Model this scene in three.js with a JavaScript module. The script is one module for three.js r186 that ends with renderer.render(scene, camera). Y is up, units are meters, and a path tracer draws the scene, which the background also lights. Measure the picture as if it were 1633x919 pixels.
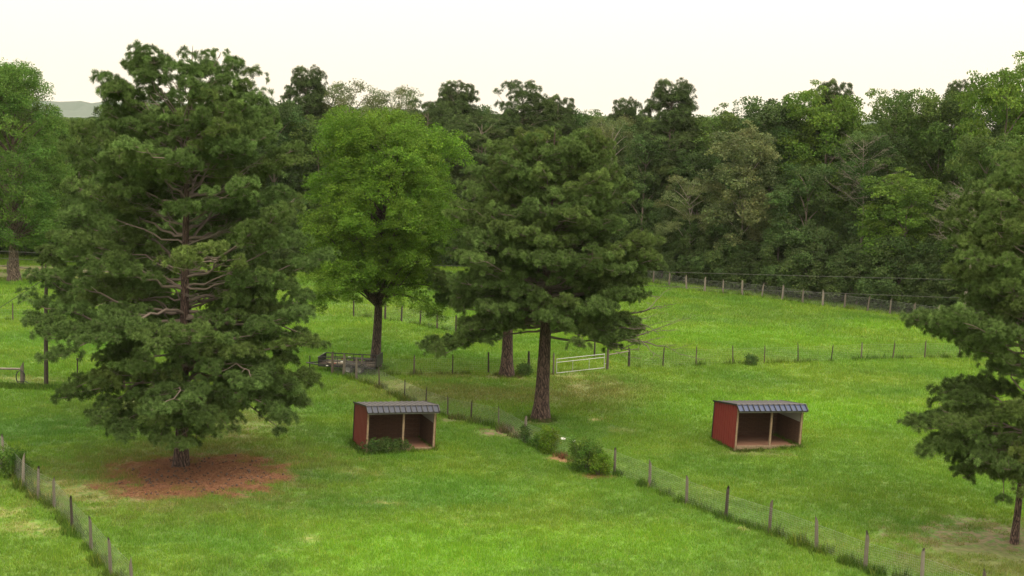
import * as THREE from 'three';
import { createNoise2D, createNoise3D } from 'simplex-noise';
import { mergeGeometries } from 'three/addons/utils/BufferGeometryUtils.js';

// ------------------------------------------------------------------ camera, sky, sun, exposure
const scene = new THREE.Scene();
const camera = new THREE.PerspectiveCamera(23.6, 1024 / 576, 0.5, 12000);
camera.position.set(0, 19, 0);
camera.rotation.order = 'YXZ';
camera.rotation.set(-0.1197, 0, 0.030);

const renderer = new THREE.WebGLRenderer({ antialias: true });
renderer.setSize(1024, 576);
renderer.toneMapping = THREE.LinearToneMapping;
renderer.toneMappingExposure = 1.06;
renderer.shadowMap.enabled = true;

// an even overcast: cream white cloud, nearly four times as bright overhead as at the horizon
{
  const w = 128, h = 64, d = new Float32Array(w * h * 4);
  for (let j = 0; j < h; j++) {
    const el = ((j + 0.5) / h - 0.5) * Math.PI, s = Math.max(0, Math.sin(el));
    const L = (1 + 2.8 * s);
    for (let i = 0; i < w; i++) {
      const k = (j * w + i) * 4;
      d[k] = 1.05 * L; d[k + 1] = 0.95 * L; d[k + 2] = 0.765 * L; d[k + 3] = 1;
    }
  }
  const t = new THREE.DataTexture(d, w, h, THREE.RGBAFormat, THREE.FloatType);
  t.mapping = THREE.EquirectangularReflectionMapping; t.magFilter = THREE.LinearFilter; t.minFilter = THREE.LinearFilter; t.needsUpdate = true;
  scene.background = t; scene.environment = t;
}
const sun = new THREE.DirectionalLight(0xfff1dc, 1.5);
sun.position.set(45, 130, -30); sun.target.position.set(0, 0, -100);
sun.castShadow = true; sun.shadow.radius = 34; sun.shadow.mapSize.set(2048, 2048);
Object.assign(sun.shadow.camera, { left: -110, right: 110, top: 110, bottom: -110, near: 1, far: 400 });
scene.add(sun, sun.target);
scene.fog = new THREE.FogExp2(0xdfe4e2, 0.00004);

// ------------------------------------------------------------------ helpers
function rngOf(seed) { let a = seed >>> 0; return () => { a = (a + 0x6D2B79F5) >>> 0; let t = Math.imul(a ^ (a >>> 15), 1 | a); t = (t + Math.imul(t ^ (t >>> 7), 61 | t)) ^ t; return ((t ^ (t >>> 14)) >>> 0) / 4294967296; }; }
const n2 = createNoise2D(rngOf(11)), n3 = createNoise3D(rngOf(12));
const V = (x, y, z) => new THREE.Vector3(x, y, z);
const lerp = (a, b, t) => a + (b - a) * t, clamp = (x, a = 0, b = 1) => Math.min(b, Math.max(a, x));
const smooth = (a, b, x) => { const t = clamp((x - a) / (b - a)); return t * t * (3 - 2 * t); };
const UPV = V(0, 1, 0);
const names = new Map();
function numbered(n) { const k = names.get(n) || 0; names.set(n, k + 1); return k ? `${n}_${String(k).padStart(3, '0')}` : n; }
function tag(o, label, category, group, kind) { if (label) o.userData.label = label; if (category) o.userData.category = category; if (group) o.userData.group = group; if (kind) o.userData.kind = kind; return o; }
function thing(name, label, category, [x, y, z] = [0, 0, 0], turn = 0, group) { const o = new THREE.Group(); o.name = numbered(name); o.position.set(x, y, z); o.rotation.y = turn; scene.add(o); return tag(o, label, category, group); }
function mesh(name, geo, mat, parent, kind) { const m = new THREE.Mesh(geo, mat); m.name = parent === scene ? numbered(name) : name; m.castShadow = m.receiveShadow = true; if (kind) m.userData.kind = kind; parent.add(m); return m; }
function part(name, parent) { const g = new THREE.Group(); g.name = name; parent.add(g); return g; }
const std = (r, g, b, rough = 0.9, extra = {}) => new THREE.MeshStandardMaterial({ color: new THREE.Color().setRGB(r, g, b), roughness: rough, ...extra });
const leafMat = (r, g, b, t = 0.35) => new THREE.MeshPhysicalMaterial({ color: new THREE.Color().setRGB(r, g, b), roughness: 1, transmission: t, thickness: 0, specularIntensity: 0.25, side: THREE.DoubleSide, vertexColors: true });

// gathers triangles of one mesh
class Geo {
  constructor() { this.p = []; this.n = []; this.u = []; this.c = []; this.i = []; this.col = [1, 1, 1]; }
  v(x, y, z, nx = 0, ny = 1, nz = 0, u = 0, w = 0) { this.p.push(x, y, z); this.n.push(nx, ny, nz); this.u.push(u, w); this.c.push(...this.col); return this.p.length / 3 - 1; }
  tri(a, b, c) { this.i.push(a, b, c); }
  tube(pts, rad, sides = 6, cap = false) {
    let prev = null, len = 0; const f = V(1, 0, 0.3).normalize(), t = V(), s = V(), b = V();
    for (let k = 0; k < pts.length; k++) {
      t.subVectors(pts[Math.min(k + 1, pts.length - 1)], pts[Math.max(k - 1, 0)]).normalize();
      if (Math.abs(t.dot(f)) > 0.95) f.set(0, 0.3, 1).normalize();
      s.crossVectors(t, f).normalize(); b.crossVectors(s, t).normalize(); f.copy(b);
      if (k) len += pts[k].distanceTo(pts[k - 1]);
      const row = []; const r = rad[k];
      for (let j = 0; j <= sides; j++) {
        const a = j / sides * Math.PI * 2, ca = Math.cos(a), sa = Math.sin(a);
        const nx = s.x * ca + b.x * sa, ny = s.y * ca + b.y * sa, nz = s.z * ca + b.z * sa;
        row.push(this.v(pts[k].x + nx * r, pts[k].y + ny * r, pts[k].z + nz * r, nx, ny, nz, j / sides * rad[0] * 6.28, len));
      }
      if (prev) for (let j = 0; j < sides; j++) { this.tri(prev[j], row[j], prev[j + 1]); this.tri(row[j], row[j + 1], prev[j + 1]); }
      prev = row;
    }
    if (cap) { const e = pts[pts.length - 1], c = this.v(e.x, e.y, e.z, t.x, t.y, t.z); for (let j = 0; j < sides; j++) this.tri(prev[j], c, prev[j + 1]); }
    return this;
  }
  build(flat = false) {
    const g = new THREE.BufferGeometry();
    g.setAttribute('position', new THREE.Float32BufferAttribute(this.p, 3));
    if (!flat) g.setAttribute('normal', new THREE.Float32BufferAttribute(this.n, 3));
    g.setAttribute('uv', new THREE.Float32BufferAttribute(this.u, 2));
    g.setAttribute('color', new THREE.Float32BufferAttribute(this.c, 3));
    g.setIndex(this.i);
    if (flat) { const q = g.toNonIndexed(); q.computeVertexNormals(); return q; }
    return g;
  }
}
// a box with slightly cut edges
function slab(w, h, d, x = 0, y = 0, z = 0, bev = 0.006) {
  const s = new THREE.Shape(); const a = w / 2 - bev, b = h / 2 - bev;
  s.moveTo(-a, -b); s.lineTo(a, -b); s.lineTo(a, b); s.lineTo(-a, b); s.closePath();
  const g = new THREE.ExtrudeGeometry(s, { depth: d - 2 * bev, bevelEnabled: true, bevelThickness: bev, bevelSize: bev, bevelSegments: 1 });
  g.translate(x, y, z - d / 2 + bev); return g;
}
const rod = (a, b, r, sides = 8) => new Geo().tube([V(...a), V(...b)], [r, r], sides, true).build();

function tex(size, fn, srgb = true) {
  const d = new Uint8Array(size * size * 4);
  for (let j = 0; j < size; j++) for (let i = 0; i < size; i++) { const c = fn(i / size, j / size, i, j), k = (j * size + i) * 4; d[k] = c[0]; d[k + 1] = c[1]; d[k + 2] = c[2]; d[k + 3] = 255; }
  const t = new THREE.DataTexture(d, size, size); t.magFilter = THREE.LinearFilter; t.minFilter = THREE.LinearMipmapLinearFilter; t.generateMipmaps = true;
  t.wrapS = t.wrapT = THREE.RepeatWrapping; if (srgb) t.colorSpace = THREE.SRGBColorSpace; t.needsUpdate = true; return t;
}
// bark: vertical plates with dark cracks, tiles every 2 m
const barkTex = tex(512, (u, v) => {
  const a = u * 6.283, ca = Math.cos(a), sa = Math.sin(a), b = v * 6.283, cb = Math.cos(b), sb = Math.sin(b);
  const crack = Math.abs(n3(ca * 2.6 + cb * 0.7, sa * 2.6 + sb * 0.7, 3.1)), f = n3(ca * 9 + cb * 3, sa * 9 + sb * 3, 7), g = n3(ca * 1.2 + 5, sa * 1.2 + cb * 2, sb * 2);
  const k = clamp(0.35 + crack * 1.0) * (0.88 + f * 0.16) * (1 + g * 0.12);
  return [clamp(k) * 215, clamp(k * (0.97 + g * 0.03)) * 205, clamp(k * 0.97) * 200];
});
barkTex.repeat.set(0.5, 0.5);
const woodTex = tex(256, (u, v) => {
  const g = n2(u * 40 + n2(u * 3, v * 3), v * 3) * 0.5 + n2(u * 90, v * 6) * 0.25 + n2(u * 4, v * 4) * 0.35, k = clamp(0.78 + g * 0.22);
  return [k * 235, k * 230, k * 222];
});
const barkPine = std(0.27, 0.20, 0.175, 0.95, { map: barkTex, bumpMap: barkTex, bumpScale: 0.03 });
const barkLimb = std(0.15, 0.118, 0.10, 0.95);
const barkDead = std(0.125, 0.103, 0.088, 0.95);
const barkDark = std(0.21, 0.175, 0.15, 0.95, { map: barkTex, bumpMap: barkTex, bumpScale: 0.02 });
const barkPale = std(0.42, 0.37, 0.31, 0.95, { map: barkTex, bumpMap: barkTex, bumpScale: 0.02 });

// ------------------------------------------------------------------ ground
// patches of other growth and bare matter: x, z, radius x, radius z, colour, how full
const DRY = [0.21, 0.185, 0.070], STRAW = [0.195, 0.092, 0.050], DULL = [0.098, 0.118, 0.030], LUSH = [0.060, 0.152, 0.016], LIME = [0.104, 0.225, 0.012], DEEP = [0.046, 0.116, 0.016], DIRT = [0.165, 0.115, 0.075];
const patches = [
  [-17.0, -72.5, 10.5, 11, DULL, 1.1], [-23, -86, 7, 6, DULL, 0.6], [-16, -84, 4, 5, DIRT, 0.35], [-22.5, -89.5, 3.5, 4, DIRT, 0.45],
  [-19.2, -66.6, 4.2, 2.6, DRY, 0.6], [-21.8, -68, 2.4, 1.6, DRY, 0.45], [-21.7, -60.8, 2.2, 1.5, DRY, 0.55], [-23.5, -63.2, 1.6, 1.2, DRY, 0.6],
  [-15.9, -70.9, 4.4, 4.2, STRAW, 1.6], [-19.0, -72.6, 2.6, 2.0, STRAW, 0.5],
  [-28, -81, 8, 7, DEEP, 0.85], [-11, -82, 4, 5, DEEP, 0.55], [-10, -71.5, 3, 2.2, DEEP, 0.75], [-6.5, -66.8, 3.5, 2, DEEP, 0.5], [3.5, -84, 6, 5, DEEP, 0.6], [-3, -95, 9, 5, DULL, 0.95], [6, -97, 6, 8, DULL, 1.0],
  [-8.9, -60.6, 0.7, 0.7, DRY, 0.8], [-5.8, -67.2, 0.9, 0.6, DRY, 0.7], [-8.2, -72.6, 2.2, 0.8, DRY, 0.3], [-7.8, -97.8, 1.9, 2.4, DRY, 0.55], [5.75, -87.6, 0.85, 0.9, DRY, 1.1], [4.5, -103, 2.2, 1.2, DRY, 0.6],
  [4.9, -99, 0.7, 5, DRY, 0.35], [7.6, -98, 0.6, 5, DRY, 0.25],
  [-0.2, -83, 2.2, 1.3, DIRT, 0.9], [3.4, -77.2, 1.0, 0.8, STRAW, 0.9], [4.9, -73.8, 0.9, 0.7, STRAW, 0.7], [-3.0, -86.3, 2, 1.0, DIRT, 0.5], [1.8, -86.3, 1.5, 1.1, DIRT, 0.5], [-0.2, -101.8, 2.0, 1.2, DIRT, 0.6],
  [-3, -59, 9, 6, LIME, 0.9], [6, -62, 6, 4, LIME, 0.6], [-12, -60, 4, 3, LUSH, 0.6], [20, -93, 12, 8, LIME, 0.75], [-2, -70, 5, 4, LUSH, 0.75], [13, -66, 6, 4, LUSH, 0.5], [15, -74, 6, 4, DEEP, 0.4],
  [20, -125, 20, 10, LIME, 0.5], [-30, -112, 18, 9, LUSH, 0.6], [-9, -113, 8, 8, LUSH, 0.5], [36, -136, 6, 4, LIME, 0.6], [25, -142, 12, 6, DEEP, 0.35],
  [24, -63.2, 6.5, 4.6, DIRT, 0.85], [23, -60, 7, 3.5, DULL, 0.9], [-5, -102, 5, 1.6, DULL, 0.8], [-34, -95, 5, 1.6, DRY, 0.5], [-56, -156, 12, 3.5, DIRT, 0.9], [-55, -163, 20, 4, DIRT, 1.2],
  [14.5, -79.5, 3, 0.9, DIRT, 0.35], [-6, -76.6, 3, 1, LUSH, 0.8], [7, -84.5, 1.2, 1, DRY, 0.35], [11.3, -64.4, .5, .4, DRY, .8],
];
function ground(x, z) { // height
  const fade = 1 - smooth(160, 260, Math.hypot(x, z + 90));
  return fade * (n2(x * 0.035 + 9, z * 0.035) * 0.16 + n2(x * 0.13, z * 0.13 + 4) * 0.035);
}
function bareAt(x, z) { // 0 grass .. 1 bare
  const wob = n2(x * 0.55, z * 0.55) * 0.32 + n2(x * 1.9, z * 1.9) * 0.20;
  let b = 0;
  for (const [px, pz, rx, rz, c, w] of patches) if (c === DRY || c === STRAW || c === DIRT) {
    const q = Math.hypot((x - px) / rx, (z - pz) / rz) + wob; if (q < 1.2) b = Math.max(b, clamp(w * smooth(1.15, 0.3, q)));
  }
  return b;
}
const shedSpots = [[-6.65, -79.0, 0.36, 4.1], [15.1, -82.1, 0.33, 4.45]];
const inShed = (x, z) => shedSpots.some(([cx, cz, t, w]) => { const dx = x - cx, dz = z - cz, c = Math.cos(t), n = Math.sin(t); return Math.abs(dx * c - dz * n) < w / 2 + 0.05 && Math.abs(dx * n + dz * c) < 1.5; });
function tint(x, z, out = [0, 0, 0]) {
  const m = n2(x * 0.11 + 3, z * 0.11) * 0.5 + n2(x * 0.42, z * 0.42 + 8) * 0.26 + n2(x * 1.3 + 5, z * 1.3) * 0.22;
  const t = clamp(0.5 + m * 0.62), yel = clamp(0.5 + n2(x * 0.07 - 7, z * 0.09) * 0.55 + n2(x * 0.8, z * 0.8) * 0.22);
  let r = lerp(0.050, 0.094, t), g = lerp(0.124, 0.186, t), b = lerp(0.014, 0.016, t);
  r = lerp(r, r * 1.28, yel); g = lerp(g, g * 1.04, yel);
  const wob = n2(x * 0.55, z * 0.55) * 0.32 + n2(x * 1.9, z * 1.9) * 0.20;
  for (const [px, pz, rx, rz, c, w] of patches) {
    const dx = (x - px) / rx, dz = (z - pz) / rz; if (dx > 1.7 || dx < -1.7 || dz > 1.7 || dz < -1.7) continue;
    const hard = c === STRAW || c === DRY || c === DIRT;
    const k = clamp(w * smooth(1.15, c === STRAW ? 0.55 : hard ? 0.3 : 0.15, Math.hypot(dx, dz) + wob)) * (c === DRY || c === DIRT ? smooth(-0.75, 0.25, n2(x * 1.6 + 20, z * 1.6) + 0.5 * n2(x * 4, z * 4)) : 1);
    r = lerp(r, c[0], k); g = lerp(g, c[1], k); b = lerp(b, c[2], k);
  }
  // dry stems and clover flecks
  const d = smooth(0.50, 0.85, n2(x * 0.9 + 31, z * 0.9) * 0.6 + n2(x * 3.1, z * 3.1) * 0.4) * 0.3;
  out[0] = lerp(r, 0.19, d); out[1] = lerp(g, 0.18, d); out[2] = lerp(b, 0.055, d); return out;
}
const GX0 = -72, GZ0 = -40, GS = 144;
{
  const enc = (v) => 255 * (v <= 0.0031308 ? v * 12.92 : 1.055 * Math.pow(v, 1 / 2.4) - 0.055), o = [0, 0, 0];
  const map = tex(2048, (u, v, i, j) => {
    const x = GX0 + u * GS, z = GZ0 - v * GS; tint(x, z, o);
    const f = 1 + 0.22 * n2(i * 0.31, j * 0.31) + 0.20 * n2(i * 0.11, j * 0.11), bb = bareAt(x, z);
    const s = lerp(0.9, 1, bb) * f;
    return [enc(clamp(o[0] * s)), enc(clamp(o[1] * s)), enc(clamp(o[2] * s))];
  });
  map.wrapS = map.wrapT = THREE.MirroredRepeatWrapping;
  const bump = tex(512, (u, v, i, j) => { const k = 128 + 60 * n2(i * 0.17, j * 0.17) + 50 * n2(i * 0.05, j * 0.05); return [k, k, k]; }, false);
  bump.repeat.set(GS / 18, GS / 18);
  const xs = [], zs = []; // one sheet, fine where the camera looks, out to the horizon
  for (let x = -90; x <= 90; x += 1.0) xs.push(x);
  for (let k = 1; k < 26; k++) { const d = 90 + 90 * (Math.pow(1.22, k) - 1); xs.push(d); xs.unshift(-d); }
  for (let z = -30; z >= -200; z -= 1.0) zs.push(z);
  for (let k = 1; k < 26; k++) { const d = 100 * (Math.pow(1.22, k) - 1); zs.push(-200 - d); zs.unshift(-30 + d); }
  const p = [], uv = [], idx = [], nx = xs.length;
  for (const z of zs) for (const x of xs) { p.push(x, ground(x, z), z); uv.push((x - GX0) / GS, (GZ0 - z) / GS); }
  for (let j = 0; j < zs.length - 1; j++) for (let i = 0; i < nx - 1; i++) { const a = j * nx + i; idx.push(a, a + 1, a + nx, a + 1, a + nx + 1, a + nx); }
  const g = new THREE.BufferGeometry(); g.setAttribute('position', new THREE.Float32BufferAttribute(p, 3)); g.setAttribute('uv', new THREE.Float32BufferAttribute(uv, 2)); g.setIndex(idx); g.computeVertexNormals();
  // rows run towards -z: face up
  if (g.attributes.normal.getY(Math.floor(p.length / 6)) < 0) { for (let k = 0; k < idx.length; k += 3) [idx[k], idx[k + 1]] = [idx[k + 1], idx[k]]; g.setIndex(idx); g.computeVertexNormals(); }
  const m = mesh('ground', g, new THREE.MeshStandardMaterial({ map, roughness: 1, bumpMap: bump, bumpScale: 0.05 }), scene);
  tag(m, 'green pasture ground with bare and dry patches', 'pasture', null, 'structure');
}
// low wooded ridge on the horizon
{
  const g = new Geo(), N = 220;
  for (let i = 0; i <= N; i++) {
    const x = lerp(-2600, 2600, i / N), hh = 39 + 7 * n2(x * 0.0016, 4) + 3 * n2(x * 0.012, 1) + 1.5 * n2(x * 0.05, 1);
    const z0 = -3100 + 90 * n2(x * 0.001, 9);
    for (const [dy, dz] of [[-4, 2300], [0.1, 2250], [0.12, 260], [0.45, 120], [0.9, 40], [1, 0], [0.8, -120], [-4, -420]]) g.v(x, dy < 0 ? dy : hh * dy + 1.2 * n2(x * 0.09, dz), z0 + dz);
  }
  for (let i = 0; i < N; i++) for (let k = 0; k < 7; k++) { const a = i * 8 + k; g.tri(a, a + 8, a + 1); g.tri(a + 1, a + 8, a + 9); }
  tag(mesh('hills', g.build(true), std(0.05, 0.075, 0.06, 1), scene), 'low hazy wooded ridge on the horizon', 'hills', null, 'structure');
}

// ------------------------------------------------------------------ foliage pieces
function needleTuft(seed, n, len, wid) { // one pine shoot along +y: bundles of needles that fan out into a brush
  const r = rngOf(seed), g = new Geo();
  for (let k = 0; k < n; k++) {
    const a = k * 2.399963 + r(), el = Math.acos(lerp(1, -0.3, (k + r()) / n)), L = len * (0.72 + 0.5 * r());
    const d = V(Math.cos(a) * Math.sin(el), Math.cos(el), Math.sin(a) * Math.sin(el)), s = V().crossVectors(d, V(r() - 0.5, r() - 0.5, r() - 0.5)).normalize().multiplyScalar(wid * (0.7 + 0.6 * r()));
    const c = 0.8 + 0.4 * r(); g.col = [c * (0.92 + 0.16 * r()), c, c * 0.95];
    const y0 = len * 0.25 * (r() - 0.3), m = L * (0.55 + 0.2 * r());
    const i = g.v(0, y0, 0), j = g.v(d.x * m + s.x, y0 + d.y * m + s.y, d.z * m + s.z), q = g.v(d.x * L, y0 + d.y * L - 0.1 * L * r(), d.z * L), w = g.v(d.x * m - s.x, y0 + d.y * m - s.y, d.z * m - s.z);
    g.tri(i, j, w); g.tri(j, q, w);
  }
  return g.build(true);
}
function leafClump(seed, n, R, leaf, flat = 0.6, upness = 0.55) {
  const r = rngOf(seed), g = new Geo();
  for (let k = 0; k < n; k++) {
    const p = V(r() * 2 - 1, r() * 2 - 1, r() * 2 - 1); if (p.length() > 1) { k--; continue; }
    p.multiplyScalar(R); p.y *= flat;
    const nn = V(r() * 2 - 1, r() * 2 - 1, r() * 2 - 1).normalize().lerp(UPV, upness * r()).normalize();
    const a = V().crossVectors(nn, V(r() - 0.5, r() - 0.5, r() - 0.5)).normalize(), b = V().crossVectors(nn, a);
    const l = leaf * (0.7 + 0.6 * r()), w = l * (0.42 + 0.2 * r()), c = 0.78 + 0.44 * r(), dr = 0.12 * l;
    g.col = [c * (0.9 + 0.25 * r()), c, c * (0.8 + 0.3 * r())];
    const q = [[-l, 0, 0], [0, -w, dr], [l, 0, -dr], [0, w, dr]].map(([u, v, h]) => g.v(p.x + (a.x * u + b.x * v) / 2 + nn.x * h, p.y + (a.y * u + b.y * v) / 2 + nn.y * h, p.z + (a.z * u + b.z * v) / 2 + nn.z * h));
    g.tri(q[0], q[1], q[3]); g.tri(q[1], q[2], q[3]);
  }
  return g.build(true);
}
const tufts = [1, 2, 3].map((s) => needleTuft(s, 130, 0.22, 0.0080));
const farTufts = [4, 5].map((s) => needleTuft(s, 64, 0.36, 0.017));
const clumps = [1, 2, 3].map((s) => leafClump(s + 20, 46, 0.55, 0.17));
const farClumps = [1, 2, 3].map((s) => leafClump(s + 40, 34, 0.72, 0.30));
const fineClumps = [1, 2].map((s) => leafClump(s + 60, 40, 0.62, 0.19, 0.7, 0.4));

const M4 = new THREE.Matrix4(), Q = new THREE.Quaternion(), Q2 = new THREE.Quaternion(), S = V(), C = new THREE.Color();
// items: {p, d (axis) or null, s, c:[r,g,b]} spread over the variants of a piece
function sow(parent, name, items, variants, mat, r) {
  variants.forEach((g, vi) => {
    const own = items.filter((_, k) => k % variants.length === vi); if (!own.length) return;
    const im = new THREE.InstancedMesh(g, mat, own.length); im.name = name; im.castShadow = im.receiveShadow = true; im.userData.kind = 'stuff';
    own.forEach((o, k) => {
      Q.setFromUnitVectors(UPV, o.d || UPV); Q2.setFromAxisAngle(UPV, r() * 6.283); Q.multiply(Q2);
      M4.compose(o.p, Q, S.set(o.s, o.s * (o.sy || 1), o.s)); im.setMatrixAt(k, M4); im.setColorAt(k, C.setRGB(...o.c));
    });
    parent.add(im);
  });
}
// the same as one joined mesh, for trees that are copied many times
function joined(items, variants, r) {
  let n = 0; items.forEach((o, k) => { n += variants[k % variants.length].attributes.position.count; });
  const P = new Float32Array(n * 3), N = new Float32Array(n * 3), K = new Float32Array(n * 3); let at = 0; const v = V(), nm = new THREE.Matrix3();
  items.forEach((o, k) => {
    const g = variants[k % variants.length], gp = g.attributes.position, gn = g.attributes.normal, gc = g.attributes.color;
    Q.setFromUnitVectors(UPV, o.d || UPV); Q2.setFromAxisAngle(UPV, r() * 6.283); Q.multiply(Q2); M4.compose(o.p, Q, S.set(o.s, o.s * (o.sy || 1), o.s)); nm.getNormalMatrix(M4);
    for (let i = 0; i < gp.count; i++, at += 3) {
      v.fromBufferAttribute(gp, i).applyMatrix4(M4); P[at] = v.x; P[at + 1] = v.y; P[at + 2] = v.z;
      v.fromBufferAttribute(gn, i).applyMatrix3(nm).normalize(); N[at] = v.x; N[at + 1] = v.y; N[at + 2] = v.z;
      K[at] = gc.getX(i) * o.c[0]; K[at + 1] = gc.getY(i) * o.c[1]; K[at + 2] = gc.getZ(i) * o.c[2];
    }
  });
  const g = new THREE.BufferGeometry(); g.setAttribute('position', new THREE.BufferAttribute(P, 3)); g.setAttribute('normal', new THREE.BufferAttribute(N, 3)); g.setAttribute('color', new THREE.BufferAttribute(K, 3)); return g;
}
const bez = (a, b, c, d, t) => { const u = 1 - t; return V(u * u * u * a.x + 3 * u * u * t * b.x + 3 * u * t * t * c.x + t * t * t * d.x, u * u * u * a.y + 3 * u * u * t * b.y + 3 * u * t * t * c.y + t * t * t * d.y, u * u * u * a.z + 3 * u * u * t * b.z + 3 * u * t * t * c.z + t * t * t * d.z); };
function profileAt(prof, h) { // [height, reach to -x, reach to +x], high to low
  for (let k = 0; k < prof.length - 1; k++) if (h <= prof[k][0] && h >= prof[k + 1][0]) { const t = (prof[k][0] - h) / (prof[k][0] - prof[k + 1][0] || 1); return [lerp(prof[k][1], prof[k + 1][1], t), lerp(prof[k][2], prof[k + 1][2], t)]; }
  return h > prof[0][0] ? [prof[0][1], prof[0][2]] : [prof.at(-1)[1], prof.at(-1)[2]];
}
function reach(prof, h, az) { const [l, r] = profileAt(prof, h), c = Math.cos(az), mid = (l + r) / 2; return lerp(mid, c > 0 ? r : l, Math.abs(c)); }
function trunkPath(H, lean, bend, seed, n = 18) { const r = rngOf(seed), a = r() * 9, pts = []; for (let k = 0; k <= n; k++) { const t = k / n; pts.push(V(lean[0] * t + bend * Math.sin(t * 5 + a) * t, H * t, lean[1] * t + bend * Math.cos(t * 4 + a) * t)); } return pts; }
const onPath = (pts, t) => { const f = clamp(t) * (pts.length - 1), k = Math.min(pts.length - 2, Math.floor(f)); return pts[k].clone().lerp(pts[k + 1], f - k); };

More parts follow.
